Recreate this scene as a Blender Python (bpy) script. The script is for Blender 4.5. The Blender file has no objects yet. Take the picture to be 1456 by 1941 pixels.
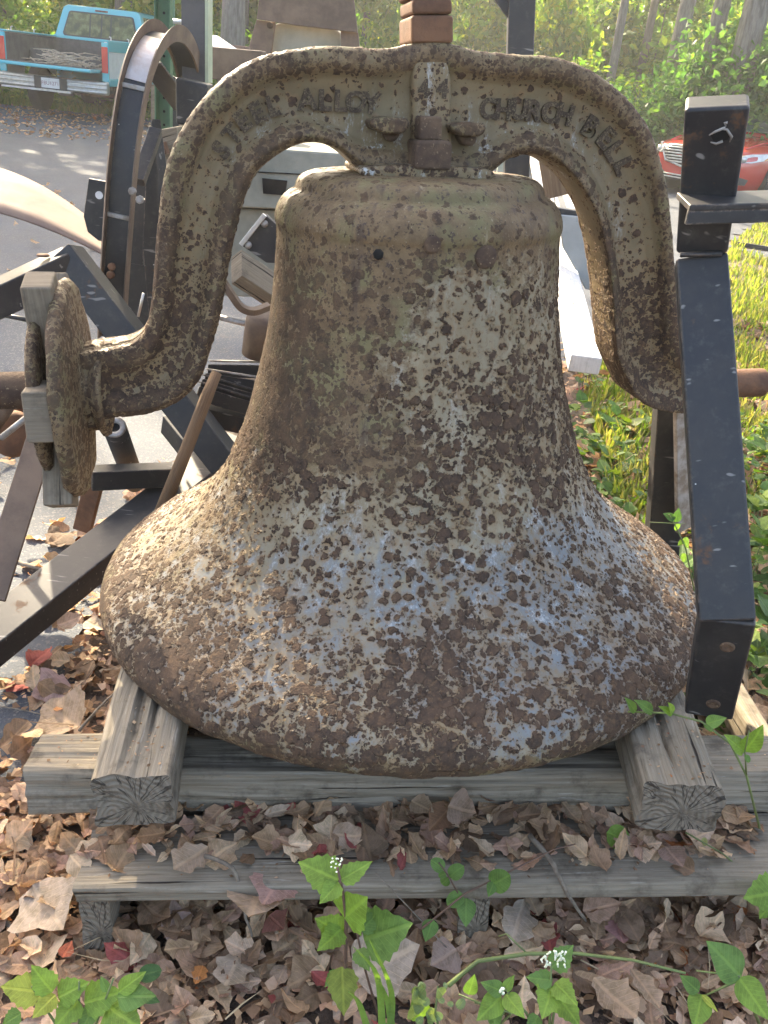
import bpy, bmesh, math, random
import numpy as np
from mathutils import Vector, Matrix, noise

random.seed(7)
np.random.seed(7)
R = math.radians
S = bpy.context.scene
COL = S.collection
PI = math.pi

# ------------------------------------------------------------------ camera, world, sun, exposure
F_PX, IW, IH = 1700.0, 1456, 1941
PITCH, ROLL = 25.8, 6.3                    # camera against gravity
BP, BR = 24.5, 2.1                         # camera against the (leaning) bell
SUN_EL, SUN_AZ = 28.5, -29.0               # azimuth from +y, negative = towards -x
EXPOSURE = 2.92
HAZE = .0023


def cam_basis(p, r):
    return (Matrix.Rotation(R(90 - p), 3, 'X') @ Matrix.Rotation(R(r), 3, 'Z'))


CW = cam_basis(PITCH, ROLL)
CB = cam_basis(BP, BR)
ROT = CW @ CB.inverted()                   # bell frame -> world
BELL_IN_CAM = Vector((.0385, 1.5496, -.8526))   # mouth centre seen from the camera, bell frame
STACK = .345
g0 = ROT @ (BELL_IN_CAM + Vector((0, 0, -STACK)))
CAM_H = -g0.z
CAM_LOC = Vector((0, 0, CAM_H))
T = Matrix.Translation(CAM_LOC + ROT @ BELL_IN_CAM) @ ROT.to_4x4()
TI = T.inverted()

cam_d = bpy.data.cameras.new('camera')
cam = bpy.data.objects.new('camera', cam_d)
COL.objects.link(cam)
cam_d.sensor_fit = 'VERTICAL'
cam_d.sensor_height = 24.0
cam_d.lens = 24.0 * F_PX / IH
cam_d.clip_end = 400
cam_d.clip_start = .02
cam.matrix_world = Matrix.Translation(CAM_LOC) @ CW.to_4x4()
S.camera = cam

W = bpy.data.worlds.new('World')
S.world = W
W.use_nodes = True
wn = W.node_tree
sky = wn.nodes.new('ShaderNodeTexSky')
sky.sky_type = 'NISHITA'
sky.sun_disc = False
sky.sun_elevation = R(SUN_EL)
sky.sun_rotation = R(SUN_AZ)
sky.air_density = .7
sky.dust_density = 4.0
sky.ozone_density = .4
bg = wn.nodes['Background']
bg.inputs[1].default_value = .14
wn.links.new(sky.outputs[0], bg.inputs[0])

sd = bpy.data.lights.new('sun', 'SUN')
sun = bpy.data.objects.new('sun', sd)
COL.objects.link(sun)
sd.energy = 3.7
sd.angle = R(.6)
sd.color = (1.0, .89, .70)
sdir = Vector((math.sin(R(SUN_AZ)) * math.cos(R(SUN_EL)), math.cos(R(SUN_AZ)) * math.cos(R(SUN_EL)), math.sin(R(SUN_EL))))
sun.rotation_euler = sdir.to_track_quat('Z', 'Y').to_euler()
sun.location = (0, 0, 30)

S.view_settings.view_transform = 'Standard'
S.view_settings.look = 'None'
S.view_settings.exposure = EXPOSURE
S.view_settings.gamma = 1
S.view_settings.use_white_balance = True       # the camera's daylight-shade setting
S.view_settings.white_balance_temperature = 7100
S.cycles.max_bounces = 8
S.cycles.diffuse_bounces = 4
S.cycles.transparent_max_bounces = 12
S.cycles.use_denoising = True


# ------------------------------------------------------------------ where a point of the place is
def ray(px, py):
    return CW @ Vector(((px - IW / 2) / F_PX, -(py - IH / 2) / F_PX, -1))


def at(px, py, y=None, z=None):
    """world point on the ray through a pixel, at world depth y or height z"""
    d = ray(px, py)
    t = (y / d.y) if y is not None else ((z - CAM_H) / d.z)
    return CAM_LOC + d * t


def atb(px, py, y=None, z=None):
    """the same, the plane given in the leaning frame of the bell; returns bell-frame coordinates"""
    d = CB @ Vector(((px - IW / 2) / F_PX, -(py - IH / 2) / F_PX, -1))
    o = -BELL_IN_CAM
    t = ((y - o.y) / d.y) if y is not None else ((z - o.z) / d.z)
    return o + d * t


gp = [T @ Vector(p) for p in ((0, 0, -STACK), (1, 0, -STACK), (0, 1, -STACK))]
gn = (gp[1] - gp[0]).cross(gp[2] - gp[0])


def gz(x, y):
    """height of the ground: the plane the bell's stack stands on, easing out to level"""
    pz = gp[0].z - (gn.x * (x - gp[0].x) + gn.y * (y - gp[0].y)) / gn.z
    d = math.hypot(x - gp[0].x, y - gp[0].y)
    w = min(1, max(0, (4.5 - d) / 3.2))
    w = w * w * (3 - 2 * w)
    return pz * w


def atg(px, py, dz=0.0):
    """point of the ground seen at a pixel"""
    z = 0.0
    for _ in range(12):
        p = at(px, py, z=z + dz)
        z = gz(p.x, p.y)
    return p


# ------------------------------------------------------------------ materials
def mat(name):
    m = bpy.data.materials.new(name)
    m.use_nodes = True
    nt = m.node_tree
    return m, nt, nt.nodes['Principled BSDF'], nt.nodes['Material Output']


class N:
    """small node-tree writer"""
    def __init__(s, nt):
        s.nt = nt
        s.n = nt.nodes
        s.l = nt.links

    def new(s, t, **kw):
        n = s.n.new(t)
        for k, v in kw.items():
            setattr(n, k, v)
        return n

    def put(s, sock, v):
        if isinstance(v, bpy.types.NodeSocket):
            s.l.new(v, sock)
        elif v is not None:
            sock.default_value = v

    def math(s, op, a, b=None, c=None, clamp=False):
        n = s.new('ShaderNodeMath', operation=op, use_clamp=clamp)
        s.put(n.inputs[0], a)
        if b is not None:
            s.put(n.inputs[1], b)
        if c is not None:
            s.put(n.inputs[2], c)
        return n.outputs[0]

    def mix(s, f, a, b, blend='MIX'):
        n = s.new('ShaderNodeMix', data_type='RGBA', blend_type=blend)
        s.put(n.inputs[0], f)
        for i, v in ((6, a), (7, b)):
            if isinstance(v, tuple) and len(v) == 3:
                v = v + (1,)
            s.put(n.inputs[i], v)
        return n.outputs[2]

    def sstep(s, x, a, b, lo=0.0, hi=1.0):
        n = s.new('ShaderNodeMapRange', interpolation_type='SMOOTHSTEP')
        s.put(n.inputs[0], x)
        s.put(n.inputs[1], a)
        s.put(n.inputs[2], b)
        s.put(n.inputs[3], lo)
        s.put(n.inputs[4], hi)
        return n.outputs[0]

    def noise(s, vec, scale, detail=4, rough=.55, out=0):
        n = s.new('ShaderNodeTexNoise')
        s.put(n.inputs['Vector'], vec)
        n.inputs['Scale'].default_value = scale
        n.inputs['Detail'].default_value = detail
        n.inputs['Roughness'].default_value = rough
        return n.outputs[out]

    def voro(s, vec, scale, rnd=1.0, feature='F1'):
        n = s.new('ShaderNodeTexVoronoi', feature=feature)
        s.put(n.inputs['Vector'], vec)
        n.inputs['Scale'].default_value = scale
        n.inputs['Randomness'].default_value = rnd
        return n

    def mapping(s, vec, scale=(1, 1, 1), rot=(0, 0, 0), loc=(0, 0, 0)):
        n = s.new('ShaderNodeMapping')
        s.put(n.inputs[0], vec)
        n.inputs[1].default_value = loc
        n.inputs[2].default_value = rot
        n.inputs[3].default_value = scale
        return n.outputs[0]

    def coord(s, which='Object'):
        return s.new('ShaderNodeTexCoord').outputs[which]

    def attr(s, name, out='Color'):
        return s.new('ShaderNodeAttribute', attribute_name=name).outputs[out]

    def sep(s, col):
        n = s.new('ShaderNodeSeparateColor')
        s.put(n.inputs[0], col)
        return n.outputs

    def bump(s, h, strength=.5, dist=.01, normal=None):
        n = s.new('ShaderNodeBump')
        n.inputs['Strength'].default_value = strength
        n.inputs['Distance'].default_value = dist
        s.put(n.inputs['Height'], h)
        if normal is not None:
            s.put(n.inputs['Normal'], normal)
        return n.outputs[0]


def rusty_paint(name, displace=.0026, fine_k=1.0, beige=(.265, .225, .150), olive=(.165, .138, .074)):
    """old paint under rust scabs. Vertex colour «zone»: R how much rust, G blue grey paint, B pale streaks, A smooth grown-over rust"""
    m, nt, bs, out = mat(name)
    n = N(nt)
    co = n.coord()
    warp = n.noise(co, 60, 3, .6, out=1)
    wv = n.new('ShaderNodeVectorMath', operation='MULTIPLY_ADD')
    n.put(wv.inputs[0], warp)
    wv.inputs[1].default_value = (.016, .016, .016)
    n.put(wv.inputs[2], co)
    w2 = n.new('ShaderNodeVectorMath', operation='MULTIPLY_ADD')
    n.put(w2.inputs[0], n.noise(co, 230, 3, .7, out=1))
    w2.inputs[1].default_value = (.0060, .0060, .0060)
    n.put(w2.inputs[2], wv.outputs[0])
    p = w2.outputs[0]
    at_ = n.new('ShaderNodeAttribute', attribute_name='zone')
    zr, zg, zb = n.sep(at_.outputs['Color'])
    za = at_.outputs['Alpha']
    big = n.noise(co, 7, 3, .6)
    dens = n.math('ADD', zr, n.math('MULTIPLY', n.math('SUBTRACT', big, .5), .95))
    rust = None
    hgt = None
    halo = None
    for sc, r0, r1, k in ((38, .12, .46, .72), (56, .14, .50, .95), (84, .15, .50, .98), (135, .14, .46, .85)):
        v = n.voro(p, sc * fine_k)
        c = n.sep(v.outputs['Color'])
        rad = n.math('MULTIPLY_ADD', c[0], r1 - r0, r0)
        # a cell bears a scab when its lot falls under the local density
        lot = n.sstep(n.math('SUBTRACT', n.math('MULTIPLY', dens, k), c[1]), -.04, .04)
        rad = n.math('MULTIPLY', rad, lot)
        rad = n.math('ADD', rad, n.math('MULTIPLY', n.math('MAXIMUM', n.math('SUBTRACT', dens, .6), 0), .40))
        e = n.math('SUBTRACT', rad, v.outputs['Distance'])
        a = n.sstep(e, -.006, .016)
        h = n.math('MULTIPLY', n.sstep(e, -.02, .09), n.math('MULTIPLY_ADD', c[2], .5, .6))
        h = n.math('MULTIPLY', h, min(1.0, 60 / sc))
        b = n.sstep(e, -.26, .0)
        b = n.math('MULTIPLY', b, lot)
        rust = a if rust is None else n.math('MAXIMUM', rust, a)
        hgt = h if hgt is None else n.math('MAXIMUM', hgt, h)
        halo = b if halo is None else n.math('MAXIMUM', halo, b)
    fine = n.noise(co, 260, 3, .7)
    mid = n.noise(co, 38, 5, .65)
    # paint
    streak = n.noise(n.mapping(co, (34, 34, 5)), 1, 5, .7)
    grain = n.noise(n.mapping(co, (300, 300, 110)), 1, 3, .75)
    paint = n.mix(n.sstep(n.noise(co, 11, 4), .38, .66), beige, tuple(c * .72 for c in beige))
    ol = n.sstep(n.noise(co, 9, 4), .50, .72)
    paint = n.mix(n.math('MULTIPLY', ol, .6), paint, olive)
    gb = n.sstep(n.math('ADD', n.math('MULTIPLY', streak, .8), n.math('MULTIPLY', zg, .9)), .60, .82)
    paint = n.mix(gb, paint, n.mix(n.noise(co, 20, 3), (.125, .137, .142), (.180, .196, .200)))
    wb = n.math('MULTIPLY', n.sstep(n.math('ADD', streak, n.math('MULTIPLY', grain, .55)), .81, .98), n.math('MULTIPLY', zb, 1.1), clamp=True)
    paint = n.mix(wb, paint, (.40, .41, .395))
    wash = n.math('MULTIPLY', n.sstep(n.noise(n.mapping(co, (14, 14, 6)), 1, 5, .75), .40, .66), .7)
    paint = n.mix(wash, paint, (.195, .140, .074))
    paint = n.mix(n.math('MULTIPLY', n.sstep(n.noise(co, 150, 4, .8), .56, .66), .75), paint, (.12, .08, .052))
    paint = n.mix(n.math('MULTIPLY', halo, n.math('MULTIPLY_ADD', n.noise(co, 25, 2), 1.1, .10), clamp=True), paint, (.20, .125, .062))
    # grown-over ground: ochre, olive and brown rust in fine grain and long runs
    sm = n.mix(n.sstep(mid, .3, .7), (.105, .068, .036), (.170, .115, .060))
    sm = n.mix(n.sstep(n.noise(co, 16, 4), .46, .66), sm, (.145, .122, .058))
    sm = n.mix(n.sstep(n.noise(n.mapping(co, (40, 40, 4)), 1, 4), .56, .70), sm, (.080, .053, .036))
    sm = n.mix(n.sstep(n.noise(n.mapping(co, (46, 46, 5), loc=(4, 1, 2)), 1, 5, .75), .60, .72), sm, (.26, .21, .13))
    sm = n.mix(n.sstep(fine, .62, .78), sm, (.33, .28, .20))
    sm = n.mix(n.sstep(n.noise(co, 110, 4, .7), .58, .64), sm, (.062, .042, .032))
    asm = n.sstep(n.math('ADD', za, n.math('MULTIPLY', n.math('SUBTRACT', n.noise(co, 30, 5, .75), .5), 1.9)), .36, .64)
    ground = n.mix(asm, paint, sm)
    # scabs
    rc = n.mix(n.sstep(mid, .35, .65), (.043, .0285, .020), (.080, .048, .030))
    rc = n.mix(n.sstep(n.noise(co, 95, 4, .75), .50, .68), rc, (.118, .070, .038))
    rc = n.mix(n.sstep(fine, .58, .74), rc, (.14, .095, .056))
    rc = n.mix(n.sstep(fine, .40, .22), rc, (.030, .021, .017))
    rc = n.mix(n.math('MULTIPLY', n.sstep(hgt, .55, .15), .7), rc, (.034, .023, .017))
    fade = n.math('MULTIPLY', rust, n.math('SUBTRACT', 1, n.math('MULTIPLY', asm, .18)))
    col = n.mix(fade, ground, rc)
    n.put(bs.inputs['Base Color'], col)
    n.put(bs.inputs['Roughness'], n.math('MULTIPLY_ADD', rust, .30, .50))
    bs.inputs['Specular IOR Level'].default_value = .2
    hh = n.math('MULTIPLY', hgt, n.math('SUBTRACT', 1, n.math('MULTIPLY', asm, .65)))
    hh = n.math('ADD', hh, n.math('MULTIPLY', fine, n.math('MULTIPLY_ADD', n.math('MAXIMUM', rust, asm), .55, .05)))
    hh = n.math('ADD', hh, n.math('MULTIPLY', mid, .25))
    if displace:
        d = n.new('ShaderNodeDisplacement')
        d.inputs['Midlevel'].default_value = 0
        d.inputs['Scale'].default_value = displace
        n.put(d.inputs['Height'], hh)
        n.l.new(d.outputs[0], out.inputs['Displacement'])
        m.displacement_method = 'BOTH'
    else:
        n.put(bs.inputs['Normal'], n.bump(hh, .9, .004))
    return m


def plain(name, c1, c2=None, rough=.6, scale=12, bump=.15, metal=0.0, spec=.4, fleck=None, bscale=None, bdist=.004):
    m, nt, bs, out = mat(name)
    n = N(nt)
    co = n.coord()
    f = n.noise(co, scale, 5, .65)
    col = n.mix(n.sstep(f, .35, .65), c1, c2 or tuple(x * .7 for x in c1))
    if fleck:
        col = n.mix(n.sstep(n.noise(co, scale * 9, 3, .7), fleck[1], fleck[1] + .05), col, fleck[0])
    n.put(bs.inputs['Base Color'], col)
    n.put(bs.inputs['Roughness'], n.math('MULTIPLY_ADD', f, .25, rough - .12))
    bs.inputs['Metallic'].default_value = metal
    bs.inputs['Specular IOR Level'].default_value = spec
    if bump:
        n.put(bs.inputs['Normal'], n.bump(n.noise(co, bscale or scale * 6, 4, .7), bump, bdist))
    return m


def black_steel(name='black_painted_steel'):
    m, nt, bs, out = mat(name)
    n = N(nt)
    co = n.coord()
    f = n.noise(co, 9, 5, .7)
    col = n.mix(n.sstep(f, .4, .7), (.011, .012, .014), (.024, .023, .022))
    dust = n.noise(co, 45, 4, .75)
    col = n.mix(n.math('MULTIPLY', n.sstep(dust, .5, .8), .45), col, (.075, .07, .06))
    rust = n.sstep(n.noise(co, 5.5, 6, .75), .61, .68)
    col = n.mix(rust, col, (.085, .042, .02))
    speck = n.voro(co, 34)
    sp = n.math('MULTIPLY', n.sstep(speck.outputs['Distance'], .07, .04), n.sstep(n.sep(speck.outputs['Color'])[0], .84, .88))
    col = n.mix(sp, col, (.55, .55, .52))
    scr = n.noise(n.mapping(co, (8, 90, 40), (.3, .5, .2)), 1, 2, .8)
    col = n.mix(n.math('MULTIPLY', n.sstep(scr, .66, .71), .6), col, (.25, .24, .22))
    bv = n.new('ShaderNodeBevel', samples=4)
    bv.inputs['Radius'].default_value = .004
    dt = n.new('ShaderNodeVectorMath', operation='DOT_PRODUCT')
    n.put(dt.inputs[0], bv.outputs[0])
    n.put(dt.inputs[1], n.new('ShaderNodeNewGeometry').outputs['Normal'])
    edge = n.math('MULTIPLY', n.sstep(dt.outputs['Value'], .985, .93), n.sstep(n.noise(co, 38, 5, .75), .44, .60))
    col = n.mix(edge, col, n.mix(n.noise(co, 60, 3), (.30, .27, .23), (.15, .075, .035)))
    col = n.mix(n.math('MULTIPLY', n.sstep(n.noise(n.mapping(co, (6, 6, 1.2)), 1, 6, .8), .56, .74), .5), col, (.060, .050, .040))
    n.put(bs.inputs['Base Color'], col)
    n.put(bs.inputs['Roughness'], n.math('ADD', n.math('MULTIPLY_ADD', f, .26, .34), n.math('MULTIPLY', n.math('MAXIMUM', rust, edge), .3)))
    bs.inputs['Specular IOR Level'].default_value = .42
    n.put(bs.inputs['Normal'], n.bump(n.noise(co, 40, 5, .7), .06, .004))
    return m


def wood(name, c1, c2, c3, dirt=.5, worn=(.33, .31, .28)):
    m, nt, bs, out = mat(name)
    n = N(nt)
    uv = n.new('ShaderNodeUVMap').outputs[0]
    co = n.coord()
    w = n.noise(n.mapping(uv, (7, 40, 1)), 1, 4, .6, out=1)
    va = n.new('ShaderNodeVectorMath', operation='MULTIPLY_ADD')
    n.put(va.inputs[0], w)
    va.inputs[1].default_value = (.0, .008, 0)
    n.put(va.inputs[2], uv)
    p = va.outputs[0]
    g1 = n.noise(n.mapping(p, (5, 190, 1)), 1, 5, .7)
    g2 = n.noise(n.mapping(p, (3, 60, 1)), 1, 4, .7)
    col = n.mix(n.sstep(g1, .3, .7), c1, c2)
    col = n.mix(n.sstep(g2, .54, .75), col, c3)
    col = n.mix(n.math('MULTIPLY', n.sstep(n.noise(co, 14, 5, .7), .5, .7), dirt), col, (.075, .06, .043))
    col = n.mix(n.math('MULTIPLY', n.sstep(n.noise(n.mapping(p, (9, 120, 1), loc=(3, 1, 0)), 1, 4, .7), .60, .72), .8), col, worn)
    crack = n.sstep(n.noise(n.mapping(p, (2.2, 75, 1), loc=(7, 3, 0)), 1, 3, .6), .355, .31)
    col = n.mix(crack, col, (.03, .023, .018))
    n.put(bs.inputs['Base Color'], col)
    bs.inputs['Roughness'].default_value = .86
    bs.inputs['Specular IOR Level'].default_value = .2
    h = n.math('ADD', n.math('MULTIPLY', g1, .7), n.math('MULTIPLY', crack, -1.6))
    n.put(bs.inputs['Normal'], n.bump(h, .75, .005))
    return m


def endgrain(name, c1, c2):
    m, nt, bs, out = mat(name)
    n = N(nt)
    uv = n.new('ShaderNodeUVMap').outputs[0]
    wv = n.new('ShaderNodeTexWave', wave_type='RINGS', rings_direction='Z')
    n.put(wv.inputs['Vector'], n.mapping(uv, (1, 1, 0), loc=(.03, .02, 0)))
    wv.inputs['Scale'].default_value = 38
    wv.inputs['Distortion'].default_value = 2.5
    wv.inputs['Detail'].default_value = 3
    col = n.mix(wv.outputs['Fac'], c1, c2)
    col = n.mix(n.sstep(n.noise(uv, 28, 5, .7), .5, .68), col, (.07, .056, .04))
    sx = n.new('ShaderNodeSeparateXYZ')
    n.put(sx.inputs[0], n.mapping(uv, (1, 1, 0), loc=(-.006, .008, 0)))
    ang = n.math('ARCTAN2', sx.outputs[1], sx.outputs[0])
    rad = n.math('SQRT', n.math('ADD', n.math('MULTIPLY', sx.outputs[0], sx.outputs[0]), n.math('MULTIPLY', sx.outputs[1], sx.outputs[1])))
    cv = n.new('ShaderNodeCombineXYZ')
    n.put(cv.inputs[0], n.math('ADD', n.math('MULTIPLY', ang, 2.6), n.math('MULTIPLY', n.noise(uv, 60, 3), .5)))
    n.put(cv.inputs[1], n.math('MULTIPLY', rad, 6.0))
    ck = n.sstep(n.math('ABSOLUTE', n.math('SUBTRACT', n.noise(cv.outputs[0], 1.6, 2, .5), .5)), .028, .006)
    ck = n.math('MULTIPLY', ck, n.sstep(rad, .004, .014))
    col = n.mix(n.math('MULTIPLY', ck, .85), col, (.03, .024, .018))
    n.put(bs.inputs['Base Color'], col)
    bs.inputs['Roughness'].default_value = .9
    bs.inputs['Specular IOR Level'].default_value = .2
    n.put(bs.inputs['Normal'], n.bump(n.math('ADD', wv.outputs['Fac'], n.math('MULTIPLY', ck, -3)), .5, .004))
    return m


def leafmat(name, trans=.35, rough=.55, vein=True, tint=(1.15, 1.1, .45), spec=.25, vs=1.0):
    """colour from the vertex colour «Col» (each leaf its own); light passes through"""
    m, nt, bs, out = mat(name)
    n = N(nt)
    c = n.attr('Col')
    co = n.coord()
    col = n.mix(n.sstep(n.noise(co, 55, 4, .7), .35, .7), c, n.mix(1.0, c, (.62, .62, .55), 'MULTIPLY'))
    nrm = None
    if vein:
        uv = n.new('ShaderNodeUVMap').outputs[0]
        sx = n.new('ShaderNodeSeparateXYZ')
        n.put(sx.inputs[0], uv)
        ax = n.math('ABSOLUTE', sx.outputs[0])
        ph = n.math('SUBTRACT', n.math('MULTIPLY', sx.outputs[1], 9.0), n.math('MULTIPLY', ax, 5.0))
        fr = n.math('ABSOLUTE', n.math('SUBTRACT', n.math('FRACT', ph), .5))
        side = n.sstep(fr, .07, .02)
        midv = n.sstep(ax, .07, .02)
        v = n.math('MAXIMUM', side, midv)
        col = n.mix(n.math('MULTIPLY', v, .35 * vs), col, n.mix(1.0, c, (1.7, 1.6, 1.4), 'MULTIPLY'))
        nrm = n.bump(n.math('ADD', n.math('MULTIPLY', v, -.6), n.noise(co, 120, 3)), .45, .003)
        n.put(bs.inputs['Normal'], nrm)
    n.put(bs.inputs['Base Color'], col)
    bs.inputs['Roughness'].default_value = rough
    bs.inputs['Specular IOR Level'].default_value = spec
    tr = n.new('ShaderNodeBsdfTranslucent')
    n.put(tr.inputs[0], n.mix(1.0, col, tint, 'MULTIPLY'))
    ms = n.new('ShaderNodeMixShader')
    ms.inputs[0].default_value = trans
    n.l.new(bs.outputs[0], ms.inputs[1])
    n.l.new(tr.outputs[0], ms.inputs[2])
    n.l.new(ms.outputs[0], out.inputs[0])
    return m


def bark(name, c1, c2):
    m, nt, bs, out = mat(name)
    n = N(nt)
    co = n.coord()
    a = n.noise(n.mapping(co, (22, 22, 4)), 1, 6, .7)
    b = n.noise(co, 3.5, 4)
    col = n.mix(n.sstep(a, .35, .65), c1, c2)
    col = n.mix(n.math('MULTIPLY', n.sstep(b, .5, .7), .6), col, (.10, .11, .07))
    n.put(bs.inputs['Base Color'], col)
    bs.inputs['Roughness'].default_value = .9
    n.put(bs.inputs['Normal'], n.bump(a, .9, .04))
    return m


def carpaint(name, c, rough=.22, dirt=.3, dirtc=(.2, .19, .17)):
    m, nt, bs, out = mat(name)
    n = N(nt)
    co = n.coord()
    d = n.math('MULTIPLY', n.sstep(n.noise(co, 5, 6, .7), .45, .75), dirt)
    n.put(bs.inputs['Base Color'], n.mix(d, c, dirtc))
    n.put(bs.inputs['Roughness'], n.math('MULTIPLY_ADD', d, .5, rough))
    bs.inputs['Coat Weight'].default_value = .6
    bs.inputs['Coat Roughness'].default_value = .08
    return m


def glass(name, c=(.03, .035, .03), alpha=.55):
    m, nt, bs, out = mat(name)
    n = N(nt)
    bs.inputs['Base Color'].default_value = c + (1,)
    bs.inputs['Roughness'].default_value = .04
    bs.inputs['Specular IOR Level'].default_value = .8
    tp = n.new('ShaderNodeBsdfTransparent')
    tp.inputs[0].default_value = (.72, .80, .72, 1)
    ms = n.new('ShaderNodeMixShader')
    ms.inputs[0].default_value = alpha
    n.l.new(tp.outputs[0], ms.inputs[1])
    n.l.new(bs.outputs[0], ms.inputs[2])
    n.l.new(ms.outputs[0], out.inputs[0])
    return m


M = {}
M['bell'] = rusty_paint('rusted_bell_paint')
M['yoke'] = rusty_paint('rusted_yoke_paint', .0013, 1.35, beige=(.172, .132, .074), olive=(.120, .096, .050))
M['rust'] = plain('brown_cast_rust', (.125, .082, .052), (.065, .042, .030), .85, 22, .7, spec=.2, fleck=((.24, .18, .11), .62), bscale=150)
M['rustdark'] = plain('dark_letter_rust', (.060, .038, .028), (.038, .025, .020), .85, 60, .5, spec=.2, bscale=240)
M['letter'] = plain('worn_letter_rust', (.072, .050, .034), (.046, .032, .023), .85, 45, .9, spec=.2, fleck=((.165, .130, .075), .535), bscale=160)
M['rustred'] = plain('red_brown_rust', (.17, .085, .045), (.09, .048, .03), .8, 14, .5, spec=.25, bscale=120)
M['rustflat'] = plain('rusty_flat_steel', (.15, .10, .065), (.085, .055, .038), .6, 8, .25, spec=.4, bscale=90)
M['black'] = black_steel()
M['worn'] = plain('scuffed_and_sunlit_steel', (.30, .29, .27), (.16, .13, .10), .45, 30, .2, metal=.3)
M['wood'] = wood('grey_weathered_timber', (.265, .225, .168), (.165, .138, .10), (.105, .084, .056), .75, (.36, .335, .285))
M['woodend'] = endgrain('weathered_timber_end', (.185, .155, .115), (.158, .132, .10))
M['stub'] = wood('sawn_oak_spoke', (.215, .175, .125), (.15, .12, .085), (.105, .085, .060), .6, (.27, .235, .18))
M['stick'] = wood('brown_handle_wood', (.20, .13, .075), (.12, .075, .045), (.09, .055, .035), .4, (.28, .2, .12))
M['whitewood'] = wood('white_painted_lumber', (.56, .55, .53), (.48, .47, .45), (.38, .37, .35), .25, (.62, .61, .60))
M['concrete'] = plain('old_concrete', (.25, .245, .20), (.18, .18, .145), .9, 6, .3, spec=.2, bscale=70)
M['green'] = plain('green_sign_post_paint', (.055, .13, .065), (.045, .10, .055), .55, 20, .1)
M['tyre'] = plain('tyre_rubber', (.018, .018, .019), (.028, .027, .026), .85, 30, .3)
M['chrome'] = plain('dull_chrome', (.52, .52, .50), (.40, .39, .36), .35, 20, .05, metal=.7)
M['darkplastic'] = plain('dark_plastic', (.015, .015, .016), (.022, .022, .022), .6, 30, .1)
M['bedliner'] = plain('grey_bed_liner', (.085, .08, .075), (.055, .052, .05), .8, 8, .2)
M['teal'] = carpaint('teal_truck_paint', (.03, .36, .42), .3, .25, (.1, .3, .3))
M['white'] = carpaint('white_truck_paint', (.62, .64, .62), .35, .35, (.3, .3, .26))
M['red'] = carpaint('red_car_paint', (.42, .035, .028), .16, .12, (.25, .04, .03))
M['glass'] = glass('window_glass')
M['taillight'] = plain('red_lens', (.50, .03, .02), (.42, .025, .02), .2, 6, 0, spec=.6)
M['lens'] = plain('clear_lamp_lens', (.62, .62, .58), (.5, .5, .46), .12, 14, 0, spec=.8)
M['amber'] = plain('amber_lens', (.75, .28, .05), (.65, .24, .04), .2, 6, 0, spec=.6)
M['plate'] = plain('plate_white', (.60, .60, .58), (.5, .5, .48), .5, 20, 0)
M['plateink'] = plain('plate_ink', (.22, .07, .07), (.18, .06, .06), .6, 20, 0)
M['litter'] = leafmat('dry_leaf', .25, .75, True, (1.1, .85, .55), .15)
M['leaf'] = leafmat('fresh_green_leaf', .42, .5, True, (1.25, 1.25, .4), .3)
M['crown'] = leafmat('tree_foliage', .60, .55, False, (1.25, 1.5, .4), .2)
M['bark'] = bark('grey_bark', (.19, .175, .15), (.10, .09, .075))
M['bark2'] = bark('dark_bark', (.105, .095, .08), (.055, .048, .04))
M['stem'] = plain('green_stem', (.12, .16, .045), (.10, .12, .04), .6, 40, .1)
M['redstem'] = plain('brown_stem', (.13, .075, .045), (.09, .05, .035), .7, 40, .2)
M['drystick'] = plain('bleached_sticks', (.42, .36, .28), (.25, .20, .15), .9, 30, .2)
M['twig'] = plain('dead_twig', (.22, .18, .135), (.12, .095, .07), .9, 60, .4)
M['flower'] = plain('white_floret', (.72, .74, .60), (.6, .65, .45), .7, 60, 0)
M['copper'] = plain('pale_curved_sheet', (.20, .14, .108), (.165, .112, .088), .75, 5, .1, spec=.12, fleck=((.30, .12, .08), .70))


# ------------------------------------------------------------------ building helpers
RM = {}          # root -> its inverse matrix, for turning world points into the thing's own coordinates


def root_of(o):
    while o.parent is not None:
        o = o.parent
    return o


def thing(name, label, cat, loc=(0, 0, 0), group=None, matrix=None, mesh=None):
    o = bpy.data.objects.new(name, mesh)
    COL.objects.link(o)
    o.matrix_world = matrix if matrix is not None else Matrix.Translation(Vector(loc))
    RM[o.name] = o.matrix_world.inverted()
    o['label'] = label
    o['category'] = cat
    if group:
        o['group'] = group
    if mesh is None:
        o.empty_display_size = .05
    return o


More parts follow.
